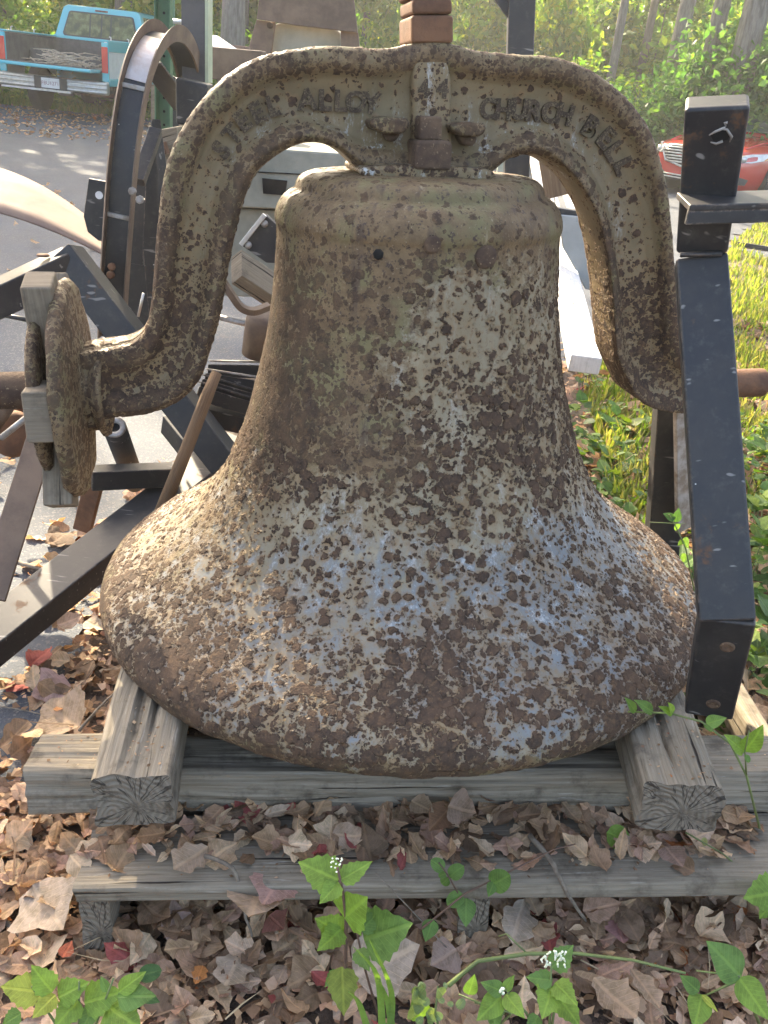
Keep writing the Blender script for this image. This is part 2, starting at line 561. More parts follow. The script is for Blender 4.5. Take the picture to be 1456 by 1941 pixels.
class MB:
    """collects geometry in world coordinates (or, with build(local=True), in the thing's own) for ONE mesh object"""
    def __init__(s):
        s.v = []
        s.f = []
        s.uv = []
        s.mi = []
        s.col = []

    def add(s, vs, fs, uvs=None, mi=0, col=None):
        b = len(s.v)
        s.v += [tuple(v) for v in vs]
        for i, f in enumerate(fs):
            s.f.append(tuple(b + k for k in f))
            s.uv.append(uvs[i] if uvs else None)
            s.mi.append(mi if isinstance(mi, int) else mi[i])
        s.col += [col] * len(vs)
        return s

    def box(s, c, hx, hy, hz, mi=0):
        """c centre, hx hy hz half-edge vectors"""
        c, hx, hy, hz = map(Vector, (c, hx, hy, hz))
        vs = [c + hx * a + hy * b + hz * d for a in (-1, 1) for b in (-1, 1) for d in (-1, 1)]
        fs = [(0, 1, 3, 2), (4, 6, 7, 5), (0, 4, 5, 1), (2, 3, 7, 6), (0, 2, 6, 4), (1, 5, 7, 3)]
        if hx.cross(hy).dot(hz) < 0:
            fs = [f[::-1] for f in fs]
        X, Y, Z = hx.length, hy.length, hz.length
        k = random.random() * 5
        def q(a, b):
            return [(k, k), (k + 2 * a, k), (k + 2 * a, k + 2 * b), (k, k + 2 * b)]
        uvs = []
        for f in fs:
            p = [vs[i] - vs[0] for i in f]
            l = []
            n_ = (p[1] - p[0]).cross(p[2] - p[0])
            ux = hx / max(X, 1e-9)
            uy = hy / max(Y, 1e-9)
            uz = hz / max(Z, 1e-9)
            for w in p:
                if abs(n_.dot(ux)) > .9 * n_.length:
                    l.append((k + w.dot(uz), k + w.dot(uy)))
                elif abs(n_.dot(uy)) > .9 * n_.length:
                    l.append((k + w.dot(ux), k + w.dot(uz)))
                else:
                    l.append((k + w.dot(ux), k + 3 + w.dot(uy)))
            uvs.append(l)
        return s.add(vs, fs, uvs, mi)

    def beam(s, p0, p1, w, h, up=(0, 0, 1), mi=0):
        """bar from p0 to p1, w across, h along up; the long side is x for the grain"""
        p0, p1, up = Vector(p0), Vector(p1), Vector(up)
        a = (p1 - p0)
        sd_ = a.cross(up).normalized()
        u = sd_.cross(a).normalized()
        return s.box((p0 + p1) / 2, a / 2, sd_ * w / 2, u * h / 2, mi)

    def tube(s, pts, r, n=8, caps=True, mi=0):
        pts = [Vector(p) for p in pts]
        rs = r if isinstance(r, (list, tuple)) else [r] * len(pts)
        vs, fs = [], []
        ref = None
        for i, p in enumerate(pts):
            d = (pts[min(i + 1, len(pts) - 1)] - pts[max(i - 1, 0)]).normalized()
            if ref is None:
                ref = d.orthogonal().normalized()
            ref = (ref - d * ref.dot(d)).normalized()
            b = d.cross(ref)
            for k in range(n):
                t = 2 * PI * k / n
                vs.append(p + (ref * math.cos(t) + b * math.sin(t)) * rs[i])
        for i in range(len(pts) - 1):
            for k in range(n):
                a, b = i * n + k, i * n + (k + 1) % n
                fs.append((a, b, b + n, a + n))
        if caps:
            fs.append(tuple(range(n))[::-1])
            fs.append(tuple((len(pts) - 1) * n + k for k in range(n)))
        L_ = [0]
        for a, b in zip(pts[:-1], pts[1:]):
            L_.append(L_[-1] + (b - a).length)
        uvs = []
        k0 = random.random() * 4
        for f in fs:
            uvs.append([(k0 + L_[min(i // n, len(L_) - 1)], k0 + (i % n) * .02) for i in f])
        return s.add(vs, fs, uvs, mi)

    def lathe(s, prof, org, axis, n=48, mi=0, close=False):
        """profile of (radius, height along axis)"""
        org, axis = Vector(org), Vector(axis).normalized()
        e1 = axis.orthogonal().normalized()
        e2 = axis.cross(e1)
        vs, fs = [], []
        for r_, h in prof:
            for k in range(n):
                t = 2 * PI * k / n
                vs.append(org + axis * h + (e1 * math.cos(t) + e2 * math.sin(t)) * r_)
        m_ = len(prof)
        for i in range(m_ - 1 + (1 if close else 0)):
            for k in range(n):
                a, b = i * n + k, i * n + (k + 1) % n
                j = ((i + 1) % m_) * n
                fs.append((a, b, j + (k + 1) % n, j + k))
        if not close:
            fs.append(tuple(range(n))[::-1])
            fs.append(tuple((m_ - 1) * n + k for k in range(n)))
        return s.add(vs, fs, None, mi)

    def prism(s, poly, d, mi=0, mi_side=None):
        """flat polygon of points swept along vector d"""
        d = Vector(d)
        p = [Vector(q) for q in poly]
        n = len(p)
        nn = sum(((p[i] - p[0]).cross(p[(i + 1) % n] - p[0]) for i in range(n)), Vector())
        if nn.dot(d) > 0:
            p = p[::-1]
        vs = p + [q + d for q in p]
        fs = [tuple(range(n)), tuple(range(2 * n - 1, n - 1, -1))]
        fs += [(i + n, (i + 1) % n + n, (i + 1) % n, i) for i in range(n)]
        ms = mi if mi_side is None else [mi, mi] + [mi_side] * n
        e = (p[1] - p[0]).normalized()
        e2 = d.normalized()
        e3 = e2.cross(e)
        uvs = [[(vs[i].dot(e), vs[i].dot(e3)) for i in fs[0]], [(vs[i].dot(e), vs[i].dot(e3)) for i in fs[1]]]
        uvs += [[(vs[i].dot(e), vs[i].dot(e2)) for i in f] for f in fs[2:]]
        return s.add(vs, fs, uvs, ms)

    def build(s, name, m, parent=None, smooth=False, bevel=0, local=False, angle=35, label=None, seg=2):
        me = bpy.data.meshes.new(name)
        vs = s.v
        if parent is not None and not local:
            iv = RM[root_of(parent).name]
            vs = [tuple(iv @ Vector(v)) for v in vs]
        me.from_pydata([tuple(v) for v in vs], [], s.f)
        for mm in (m if isinstance(m, (list, tuple)) else [m]):
            me.materials.append(mm)
        if any(s.mi):
            me.polygons.foreach_set('material_index', s.mi)
        if any(u for u in s.uv):
            lay = me.uv_layers.new(name='UVMap')
            flat = []
            for f, u in zip(s.f, s.uv):
                for k in range(len(f)):
                    flat += list(u[k]) if u else [0, 0]
            lay.data.foreach_set('uv', flat)
        if any(c is not None for c in s.col):
            ca = me.color_attributes.new('Col', 'FLOAT_COLOR', 'POINT')
            ca.data.foreach_set('color', [x for c in s.col for x in (tuple(c or (.2, .2, .2)) + (1,))[:4]])
        if smooth:
            me.shade_smooth()
        me.update()
        o = bpy.data.objects.new(name, me)
        COL.objects.link(o)
        if parent is not None:
            o.parent = parent
        if bevel:
            b = o.modifiers.new('bevel', 'BEVEL')
            b.width = bevel
            b.segments = seg
            b.limit_method = 'ANGLE'
            b.angle_limit = R(angle)
            me.shade_smooth()
            wn_ = o.modifiers.new('normals', 'WEIGHTED_NORMAL')
            wn_.keep_sharp = True
        if label:
            o['label'] = label
        return o


def single(name, label, cat, mb, m, loc=None, group=None, **kw):
    """a thing that is one mesh"""
    o = mb.build(name, m, None, **kw)
    if loc is None:
        loc = Vector([sum(v[i] for v in mb.v) / len(mb.v) for i in range(3)])
        loc.z = min(v[2] for v in mb.v)
    loc = Vector(loc)
    o.data.transform(Matrix.Translation(-loc))
    o.location = loc
    o['label'] = label
    o['category'] = cat
    if group:
        o['group'] = group
    return o


def struct(name, mb, m, kind='structure', **kw):
    o = mb.build(name, m, None, **kw)
    o['kind'] = kind
    return o


# ------------------------------------------------------------------ ground, asphalt, grass
def ground_sheet():
    def axis(lo, hi, fine0, fine1, f, c):
        a = list(np.arange(fine0, fine1, f))
        k, st = fine1, f
        while k < hi:
            a.append(k)
            st = min(st * 1.25, c)
            k += st
        a.append(hi)
        k, st = fine0, f
        while k > lo:
            st = min(st * 1.25, c)
            k -= st
            a.insert(0, max(k, lo))
        return a
    xs = axis(-70, 70, -1.6, 2.2, .045, 9)
    ys = axis(-12, 90, -.2, 4.2, .045, 9)
    vs, uvs = [], []
    for y in ys:
        for x in xs:
            d = math.hypot(x, y - 1.5)
            b = (noise.noise((x * 3.1, y * 3.1, 0)) * .020 + noise.noise((x * 11, y * 11, 3)) * .008) if d < 6 else noise.noise((x * .3, y * .3, 0)) * .05
            vs.append((x, y, gz(x, y) + b * min(1, max(0, (edge_side(x, y) + .05) * 6)) if d < 8 else gz(x, y) - .004))
    nx = len(xs)
    fs = [(j * nx + i, j * nx + i + 1, (j + 1) * nx + i + 1, (j + 1) * nx + i) for j in range(len(ys) - 1) for i in range(nx - 1)]
    mb = MB()
    mb.add(vs, fs)
    return mb


# the line where asphalt meets soil, near left to far right (ground points seen in the photograph)
EDGE = [atg(*p) for p in ((20, 1700), (62, 1560), (150, 1290), (215, 1080), (330, 900), (480, 700))]
e_far = [atg(*p) for p in ((1380, 468), (1456, 492))]
EDGE = [Vector((EDGE[0].x - .25, -1.5, 0))] + EDGE + [Vector((.9, 4.6, 0)), Vector((e_far[0].x, e_far[0].y, 0)), Vector((e_far[1].x, e_far[1].y, 0)), Vector((e_far[1].x + 9, e_far[1].y - 3.2, 0)), Vector((40, e_far[1].y - 6, 0))]


def edge_side(x, y):
    """distance to the asphalt's edge: negative on the asphalt"""
    best, sgn = 9e9, 1
    for a, b in zip(EDGE[:-1], EDGE[1:]):
        ax, ay, bx, by = a.x, a.y, b.x, b.y
        dx, dy = bx - ax, by - ay
        t = max(0, min(1, ((x - ax) * dx + (y - ay) * dy) / (dx * dx + dy * dy)))
        d = math.hypot(x - ax - t * dx, y - ay - t * dy)
        if d < best - 1e-6:
            best = d
            sgn = 1 if dx * (y - ay) - dy * (x - ax) < 0 else -1
    return best * sgn


# soil: dark humus, leaf crumbs; grass colour only by the grass itself
m, nt, bs, out = mat('soil')
n = N(nt)
co = n.coord()
a = n.noise(co, 16, 6, .75)
b = n.noise(co, 120, 4, .75)
col = n.mix(n.sstep(a, .35, .65), (.085, .060, .043), (.15, .108, .078))
col = n.mix(n.sstep(b, .55, .72), col, (.25, .185, .135))
col = n.mix(n.sstep(b, .42, .28), col, (.028, .02, .015))
n.put(bs.inputs['Base Color'], col)
bs.inputs['Roughness'].default_value = .95
n.put(bs.inputs['Normal'], n.bump(n.math('ADD', b, n.math('MULTIPLY', a, 2)), .9, .012))
M['soil'] = m
struct('ground', ground_sheet(), M['soil'], smooth=True)

m, nt, bs, out = mat('asphalt')
n = N(nt)
co = n.coord()
a = n.noise(co, 2.2, 5, .6)
b = n.noise(co, 330, 2, .8)
v = n.voro(co, 190)
col = n.mix(n.sstep(a, .35, .68), (.044, .052, .066), (.064, .074, .090))
col = n.mix(n.sstep(n.sep(v.outputs['Color'])[0], .80, .95), col, (.13, .13, .13))
ck = n.sstep(n.noise(n.mapping(co, (1.2, 1.2, 1)), 1.0, 8, .8), .497, .5)
dirt = n.sstep(n.noise(co, 6, 6, .75), .55, .75)
col = n.mix(n.math('MULTIPLY', dirt, .5), col, (.12, .10, .08))
n.put(bs.inputs['Base Color'], col)
n.put(bs.inputs['Roughness'], n.math('MULTIPLY_ADD', a, .25, .68))
bs.inputs['Specular IOR Level'].default_value = .3
n.put(bs.inputs['Normal'], n.bump(n.math('ADD', b, v.outputs['Distance']), .35, .004))
M['asphalt'] = m


def asphalt_sheet():
    """a sheet just over the ground, one column of cells for every step along its near edge"""
    xs = [-40, -25, -15, -9, -6, -4.5, -3.4, -2.6, -2.0, -1.6, -1.35]
    vs, fs = [], []
    ys_all = list(np.arange(-1.5, 6, .12)) + list(np.arange(6, 19.2, .6)) + [19.2]
    xg = list(np.arange(-1.3, 2.4, .06)) + list(np.arange(2.4, 8, .3)) + [8, 10, 13, 18, 26, 40]
    xg = xs + xg
    idx = {}
    for j, y in enumerate(ys_all):
        for i, x in enumerate(xg):
            idx[i, j] = len(vs)
            vs.append((x, y, gz(x, y) + .007))
    for j in range(len(ys_all) - 1):
        for i in range(len(xg) - 1):
            cx, cy = (xg[i] + xg[i + 1]) / 2, (ys_all[j] + ys_all[j + 1]) / 2
            if edge_side(cx, cy) + noise.noise((cx * 4, cy * 4, 5)) * .05 < 0:
                fs.append((idx[i, j], idx[i + 1, j], idx[i + 1, j + 1], idx[i, j + 1]))
    mb = MB()
    mb.add(vs, fs)
    return mb


struct('parking_lot', asphalt_sheet(), M['asphalt'])


# ------------------------------------------------------------------ leaves
def leaf_shape(kind, rows=9):
    """half-widths along a leaf of length 1"""
    ts = [i / (rows - 1) for i in range(rows)]
    w = []
    for i, t in enumerate(ts):
        if kind == 'oak':
            k = .29 * math.sin(PI * min(1, t * 1.02)) ** .6 * (1 + .20 * math.sin(2 * PI * (2.7 * t + .1))) * (.65 + .55 * t)
        elif kind == 'maple':
            k = .48 * max(0, math.sin(PI * t ** .75)) ** .9 * (1 + .20 * math.sin(2 * PI * (1.9 * t + .30)))
        elif kind == 'ovate':
            k = .34 * math.sin(PI * t ** .62) ** .95
        elif kind == 'toothed':
            k = .40 * math.sin(PI * t ** .58) ** .95 * (1 + (.09 if i % 2 else -.09))
        elif kind == 'round':
            k = .44 * math.sqrt(max(0, 1 - (2 * t - 1) ** 2)) * (1.08 - .25 * t)
        else:
            k = .20 * math.sin(PI * t ** .7)
        w.append(max(k, .004))
    return ts, w


def add_leaf(mb, org, axis, normal, L, kind, col, fold=.15, curl=.2, twist=0, wav=.0, rows=9, seed=0, wide=1.0):
    """leaf from its stalk end; fold lifts the sides, curl bends it along its length"""
    ts, ws = leaf_shape(kind, rows)
    a = Vector(axis).normalized()
    nn = Vector(normal)
    nn = (nn - a * nn.dot(a)).normalized()
    sd_ = a.cross(nn)
    vs, fs, uvs = [], [], []
    rnd = random.Random(seed)
    ph = rnd.random() * 6
    for i, (t, w) in enumerate(zip(ts, ws)):
        h = curl * L * (t * t) + wav * L * math.sin(t * 7 + ph) * .3
        tw = twist * t
        c_, s_ = math.cos(tw), math.sin(tw)
        s2 = sd_ * c_ + nn * s_
        n2 = nn * c_ - sd_ * s_
        p = Vector(org) + a * (t * L * (1 - abs(curl) * .25 * t)) + nn * h
        wl = w * L * wide
        wr = wl * (1 + (rnd.uniform(-.13, .11) if wav > .03 else 0))
        wl *= 1 + (rnd.uniform(-.13, .11) if wav > .03 else 0)
        j1 = wav * L * rnd.uniform(-1, 1) * .5
        j2 = wav * L * rnd.uniform(-1, 1) * .5
        vs += [p - s2 * wl * math.cos(fold) + n2 * (wl * math.sin(fold) + j1), p, p + s2 * wr * math.cos(fold) + n2 * (wr * math.sin(fold) + j2)]
    for i in range(rows - 1):
        b = i * 3
        fs += [(b, b + 1, b + 4, b + 3), (b + 1, b + 2, b + 5, b + 4)]
        t0, t1 = ts[i], ts[i + 1]
        uvs += [[(-.5 * min(1, ws[i] * 3), t0), (0, t0), (0, t1), (-.5 * min(1, ws[i + 1] * 3), t1)],
                [(0, t0), (.5 * min(1, ws[i] * 3), t0), (.5 * min(1, ws[i + 1] * 3), t1), (0, t1)]]
    mb.add(vs, fs, uvs, 0, col)


DRY = [(0.473, 0.31, 0.189), (0.386, 0.251, 0.153), (0.577, 0.401, 0.256), (0.332, 0.209, 0.131), (0.437, 0.276, 0.182), (0.271, 0.175, 0.116), (0.664, 0.485, 0.322), (0.473, 0.293, 0.212), (0.201, 0.133, 0.089), (0.594, 0.418, 0.298)]


def dry_col(r):
    c = r.choice(DRY)
    k = r.uniform(.7, 1.15)
    u = r.random()
    if u < .015:
        c = (.42, .16, .06)
    elif u < .025:
        c = (.36, .10, .09)
    return tuple(x * k for x in c)


def litter_leaf(mb, r, p, up, L=None, flat=1.0, kinds=None):
    a = r.uniform(0, 2 * PI)
    ax = Vector((math.cos(a), math.sin(a), r.uniform(-.35, .35) * flat))
    nn = Vector(up) + Vector((r.uniform(-1, 1), r.uniform(-1, 1), 0)) * .55 * flat
    if r.random() < .25:
        nn = -nn
    L = L or r.uniform(.035, .085)
    add_leaf(mb, p - ax * L * .5, ax, nn, L, kinds and r.choice(kinds) or r.choice(('oak', 'oak', 'ovate', 'ovate', 'ovate', 'lance', 'maple')), dry_col(r), r.uniform(-.5, .65), r.uniform(-.4, .5), r.uniform(-1.0, 1.0), r.uniform(.05, .15), rows=11, seed=r.random())


def litter(boxes, seed, name='leaf_litter'):
    """boxes: (xlo, xhi, ylo, yhi, how many, dz) in world coordinates, kept off the clear asphalt"""
    r = random.Random(seed)
    mb = MB()
    for x0, x1, y0, y1, k, rule in boxes:
        # crumbs and scraps between the leaves
        for q in range(int(k * 1.7) if rule == 'soil' else 0):
            x, y = r.uniform(x0, x1), r.uniform(y0, y1)
            if edge_side(x, y) < -.12 + noise.noise((x * 5, y * 5, 1)) * .3:
                continue
            p = Vector((x, y, gz(x, y) + r.uniform(.004, .03)))
            s_ = r.uniform(.006, .016)
            a = r.uniform(0, 6.3)
            u_ = Vector((math.cos(a), math.sin(a), r.uniform(-.5, .5))) * s_
            v_ = Vector((-math.sin(a), math.cos(a), r.uniform(-.6, .6))) * s_ * r.uniform(.3, .9)
            b_ = len(mb.v)
            mb.add([p - u_, p - v_ * .8 + u_ * .2, p + u_ * r.uniform(.5, 1), p + v_], [(0, 1, 2), (0, 2, 3)], None, 0, dry_col(r))
        c = 0
        while c < k:
            x, y = r.uniform(x0, x1), r.uniform(y0, y1)
            c += 1
            e = edge_side(x, y)
            if rule == 'soil' and e < -.10 + noise.noise((x * 5, y * 5, 1)) * .25:
                if r.random() > .10 * max(0, 1 + e):
                    continue
            d = math.hypot(x, y)
            L = r.uniform(.022, .074) if d < 2.2 else r.uniform(.05, .10)
            litter_leaf(mb, r, Vector((x, y, gz(x, y) + r.uniform(.004, .035))), (0, 0, 1), L)
        # stalks and straws
        for q in range(int(k * .05) if rule == 'soil' else 0):
            x, y = r.uniform(x0, x1), r.uniform(y0, y1)
            if edge_side(x, y) < 0:
                continue
            a = r.uniform(0, 6.3)
            L = r.uniform(.04, .16)
            p = Vector((x, y, gz(x, y) + .03))
            d_ = Vector((math.cos(a), math.sin(a), r.uniform(-.05, .25)))
            sd_ = Vector((-math.sin(a), math.cos(a), 0)) * r.uniform(.0008, .0016)
            m_ = p + d_ * L * .5 + sd_ * r.uniform(-6, 6)
            mb.add([p - sd_, p + sd_, m_ + sd_, m_ - sd_, p + d_ * L], [(0, 1, 2, 3), (3, 2, 4)], None, 0, r.choice(((.40, .33, .22), (.22, .15, .10), (.14, .09, .06))))
    return struct(name, mb, M['litter'], 'stuff', smooth=True)


litter([(-1.0, 1.15, .35, 1.25, 3900, 'soil'), (-1.35, -.35, 1.0, 2.9, 1900, 'soil'), (-.7, .7, 1.5, 2.9, 900, 'soil'),
        (.5, 1.8, .9, 3.2, 2300, 'soil'), (.3, 4.2, 3.0, 6.0, 2200, 'soil')], 3)
litter([(-9, -3, 13, 18.5, 1500, 'all'), (-4.5, -1.2, 3, 9, 140, 'all'), (-2.3, -1.0, 1.2, 3, 26, 'all')], 5, 'scattered_leaves')


# ------------------------------------------------------------------ the bell (its own frame: mouth centre at the origin, axis z)
BELL = thing('church_bell', 'big pitted rusty cast bell with arched yoke standing mouth down on timbers', 'bell', matrix=T)

PROF = [(.522, -.016), (.543, -.0145), (.558, -.007), (.5645, .008), (.5645, .026), (.555, .046), (.536, .064), (.516, .079), (.4945, .094), (.476, .109),
        (.457, .124), (.439, .139), (.4215, .154), (.406, .169), (.392, .184), (.379, .199), (.3675, .214), (.357, .229), (.3475, .245), (.339, .26),
        (.331, .275), (.324, .29), (.3175, .305), (.3115, .32), (.306, .335), (.301, .35), (.2965, .365), (.292, .38), (.2875, .395), (.2825, .41),
        (.278, .425), (.2745, .44), (.2713, .455), (.2678, .47), (.2645, .485), (.2613, .50), (.2588, .515), (.2563, .53), (.254, .545), (.252, .56),
        (.2502, .575), (.2485, .59), (.247, .605), (.2457, .62), (.2447, .635), (.2437, .65), (.2432, .662), (.2437, .668), (.2455, .672), (.2462, .680),
        (.2440, .692), (.2385, .703), (.2305, .713), (.221, .7195), (.2135, .7225), (.2105, .7255), (.2095, .731), (.206, .7385), (.199, .7445), (.188, .7485),
        (.17, .7505), (.12, .7515), (.06, .752), (.002, .752)]


def resample(prof, step):
    P = np.array(prof)
    d = np.r_[0, np.cumsum(np.hypot(*np.diff(P, axis=0).T))]
    t = np.linspace(0, d[-1], int(d[-1] / step) + 1)
    # smooth interpolation through the points
    out = np.c_[np.interp(t, d, P[:, 0]), np.interp(t, d, P[:, 1])]
    k = np.array([.25, .5, .25])
    for _ in range(1):
        o2 = out.copy()
        o2[1:-1] = out[:-2] * .25 + out[1:-1] * .5 + out[2:] * .25
        out = o2
    return out


def grid_mesh(name, V, nu, nv, m, parent, zone=None, wrap=True, sharp=None):
    """V: (nv*nu,3) numpy rows of a tube or sheet"""
    i = np.arange(nv - 1)[:, None] * nu
    k = np.arange(nu if wrap else nu - 1)[None, :]
    k2 = (k + 1) % nu
    q = np.stack([i + k, i + k2, i + nu + k2, i + nu + k], -1).reshape(-1, 4).astype(np.int32)
    me = bpy.data.meshes.new(name)
    me.vertices.add(len(V))
    me.vertices.foreach_set('co', V.astype(np.float32).ravel())
    me.loops.add(q.size)
    me.loops.foreach_set('vertex_index', q.ravel())
    me.polygons.add(len(q))
    me.polygons.foreach_set('loop_start', np.arange(0, q.size, 4, dtype=np.int32))
    me.update(calc_edges=True)
    me.materials.append(m)
    if zone is not None:
        a = me.color_attributes.new('zone', 'FLOAT_COLOR', 'POINT')
        a.data.foreach_set('color', np.clip(zone, 0, 1).astype(np.float32).ravel())
    me.shade_smooth()
    o = bpy.data.objects.new(name, me)
    COL.objects.link(o)
    o.parent = parent
    return o


def vnoise(P, sc, seed=0.0):
    """cheap smooth noise for arrays: sum of rotated sines"""
    r = np.random.RandomState(int(seed * 17) + 5)
    v = np.zeros(len(P))
    for k in range(7):
        d = r.normal(size=3)
        d /= np.linalg.norm(d)
        v += np.sin(P @ d * sc * r.uniform(.6, 1.9) + r.uniform(0, 6.28))
    return v / 4.0


def ss(x, a, b):
    t = np.clip((x - a) / (b - a), 0, 1)
    return t * t * (3 - 2 * t)


def make_bell():
    pr = resample([(r_ * (1 - .048 * min(1, max(0, (z_ - .055) / .12))), z_) for r_, z_ in PROF], .0026)
    inner = np.array([(.19, .715), (.215, .64), (.225, .5), (.255, .42), (.285, .33), (.33, .22), (.40, .12), (.46, .05), (.495, .000), (.508, -.013)])
    pr = np.r_[inner, pr]
    nu, nv = 1080, len(pr)
    th = np.linspace(0, 2 * PI, nu, endpoint=False)
    Rr = np.repeat(pr[:, 0], nu)
    Z = np.repeat(pr[:, 1], nu)
    TH = np.tile(th, nv)
    V = np.c_[Rr * np.sin(TH), -Rr * np.cos(TH), Z]
    # casting unevenness
    b = vnoise(V, 14, 1) * .0016 + vnoise(V, 35, 2) * .0007
    V[:, 0] += np.sin(TH) * b
    V[:, 1] -= np.cos(TH) * b
    # broken edge along the lip's under side
    lip = (Z < .01) & (Rr > .5)
    V[lip, 2] += np.maximum(0, vnoise(V[lip], 60, 3)) * .006
    az = np.arctan2(V[:, 0], -V[:, 1])          # 0 = towards the camera, + = right
    n1 = vnoise(V, 8, 4)
    n2 = vnoise(V, 18, 5)
    # how much rust
    zz = Z + n1 * .018
    dens = np.interp(zz, [0, .03, .07, .12, .18, .24, .30, .36, .42, .5, .58, .64, .67, .7], [.97, .94, .88, .72, .56, .58, .84, .96, .98, .92, .80, .74, .34, .22])
    dens += .14 * ss(-az, .1, .9) * ss(Z, .26, .4) + n2 * .10
    dens += .10 * ss(az, .9, 1.4) * ss(Z, .2, .4)
    # the paler window right of the middle of the waist, and the solid rusty left
    dens -= .30 * np.exp(-((az - .35) / .42) ** 2 - ((Z - .56) / .07) ** 2)
    dens -= .22 * np.exp(-((az - .08) / .16) ** 2 - ((Z - .47) / .05) ** 2)
    dens -= .22 * np.exp(-((az - 1.1) / .3) ** 2 - ((Z - .52) / .13) ** 2)
    dens += .35 * np.exp(-((az + .95) / .25) ** 2 - ((Z - .08) / .04) ** 2)
    blue = np.interp(zz, [0, .05, .1, .2, .3, .4, .7], [.26, .36, .46, .36, .16, .08, .0]) + n2 * .10 + .12 * ss(az, 0, .6) * ss(.3 - Z, 0, .1)
    white = np.interp(zz, [0, .04, .09, .15, .26, .34, .5, .7], [.05, .12, .35, .8, .75, .4, .35, .2]) + n1 * .2
    smooth = np.interp(Z + n2 * .008, [0, .015, .03, .33, .37, .42, .60, .64, .668, .69, .76], [.30, .16, 0, 0, .12, .18, .26, .55, .8, .95, .95])
    smooth += .40 * ss(Z + n1 * .03, .27, .38) * (1 - .80 * ss(az + n2 * .2, -.25, .35)) + .28 * ss(-az, -.1, .7) * ss(Z, .24, .40)
    smooth -= .30 * np.exp(-((az - .18) / .30) ** 2 - ((Z - .50) / .10) ** 2)
    smooth += .50 * ss(-az + n2 * .12, .70, 1.05) * ss(Z, .05, .12) * ss(.36 - Z, 0, .1)
    smooth += .36 * ss(.085 - Z + n1 * .025 + n2 * .012, 0, .07)
    smooth += .34 * np.exp(-((az + .12) / .22) ** 2 - ((Z - .33) / .05) ** 2)
    smooth += .45 * ss(-az + n2 * .1, .85, 1.3) * ss(.09 - Z, 0, .05)
    zone = np.c_[dens, blue, white, np.clip(smooth, 0, 1)]
    return grid_mesh('bell_body', V, nu, nv, M['bell'], BELL, zone)


BODY = make_bell()
mb = MB()
for (az_, z_, r_) in ((-.26, .655, .007), ):
    p = Vector((math.sin(az_) * .2330, -math.cos(az_) * .2330, z_))
    d = Vector((math.sin(az_), -math.cos(az_), 0))
    mb.lathe([(.001, .004), (r_ * .7, .0042), (r_ * 1.1, .003), (r_ * 1.2, -.004)], p, d, 7)
mb.build('casting_hole', plain('dark_hole', (.012, .01, .008), None, .9, 40, 0), BODY, local=True, smooth=True)
for az_, z_, r_ in ((.07, .672, .013), (.42, .655, .018)):
    mb = MB()
    rr = .2355
    p = Vector((math.sin(az_) * rr, -math.cos(az_) * rr, z_))
    d = Vector((math.sin(az_), -math.cos(az_), 0))
    vs = []
    prof_ = [(r_, -.004), (r_ * .92, .0012), (r_ * .6, .0022), (.001, .0015)]
    mb.lathe(prof_, p, d, 18)
    mb.build('casting_mark', M['rust'], BODY, local=True, smooth=True)

YAW = R(10.5)                               # the yoke and its axle stand a little round on the bell
RY = Matrix.Rotation(YAW, 3, 'Z')
RYI = RY.inverted()


def aty(px, py, y=None, z=None):
    """as atb, in the yoke's own axes"""
    d = RYI @ (CB @ Vector(((px - IW / 2) / F_PX, -(py - IH / 2) / F_PX, -1)))
    o = RYI @ (-BELL_IN_CAM)
    t = ((y - o.y) / d.y) if y is not None else ((z - o.z) / d.z)
    return o + d * t


# ---- the yoke: outline pairs read off its front face
YP = [((142, 676), (158, 794)), ((172, 670), (195, 796)), ((210, 668), (240, 794)), ((246, 661), (292, 787)), ((270, 643), (338, 768)), ((283, 605), (382, 726)), ((290, 550), (399, 668)), ((295, 480), (419, 600)), ((300, 400), (437, 490)), ((310, 328), (458, 395)), ((336, 255), (484, 328)), ((376, 193), (530, 291)), ((430, 138), (570, 271)), ((490, 105), (610, 269)), ((560, 90), (645, 284)), ((625, 88), (672, 310)), ((680, 90), (688, 329)), ((722, 92), (722, 332)), ((752, 90), (752, 334)), ((778, 81), (778, 336)), ((820, 78), (818, 338)), ((862, 82), (862, 339)), ((888, 93), (890, 339)), ((930, 98), (932, 336)), ((975, 101), (946, 318)), ((1030, 104), (975, 297)), ((1085, 114), (1018, 291)), ((1140, 138), (1062, 313)), ((1192, 180), (1102, 350)), ((1230, 232), (1133, 405)), ((1254, 292), (1148, 465)), ((1270, 360), (1160, 535)), ((1280, 450), (1166, 620)), ((1284, 520), (1171, 682)), ((1287, 585), (1193, 728)), ((1293, 640), (1206, 758)), ((1312, 672), (1248, 779)), ((1345, 681), (1296, 785)), ((1385, 683), (1354, 786))]
YF, YW = .054, .028      # half depth at the rims, at the web


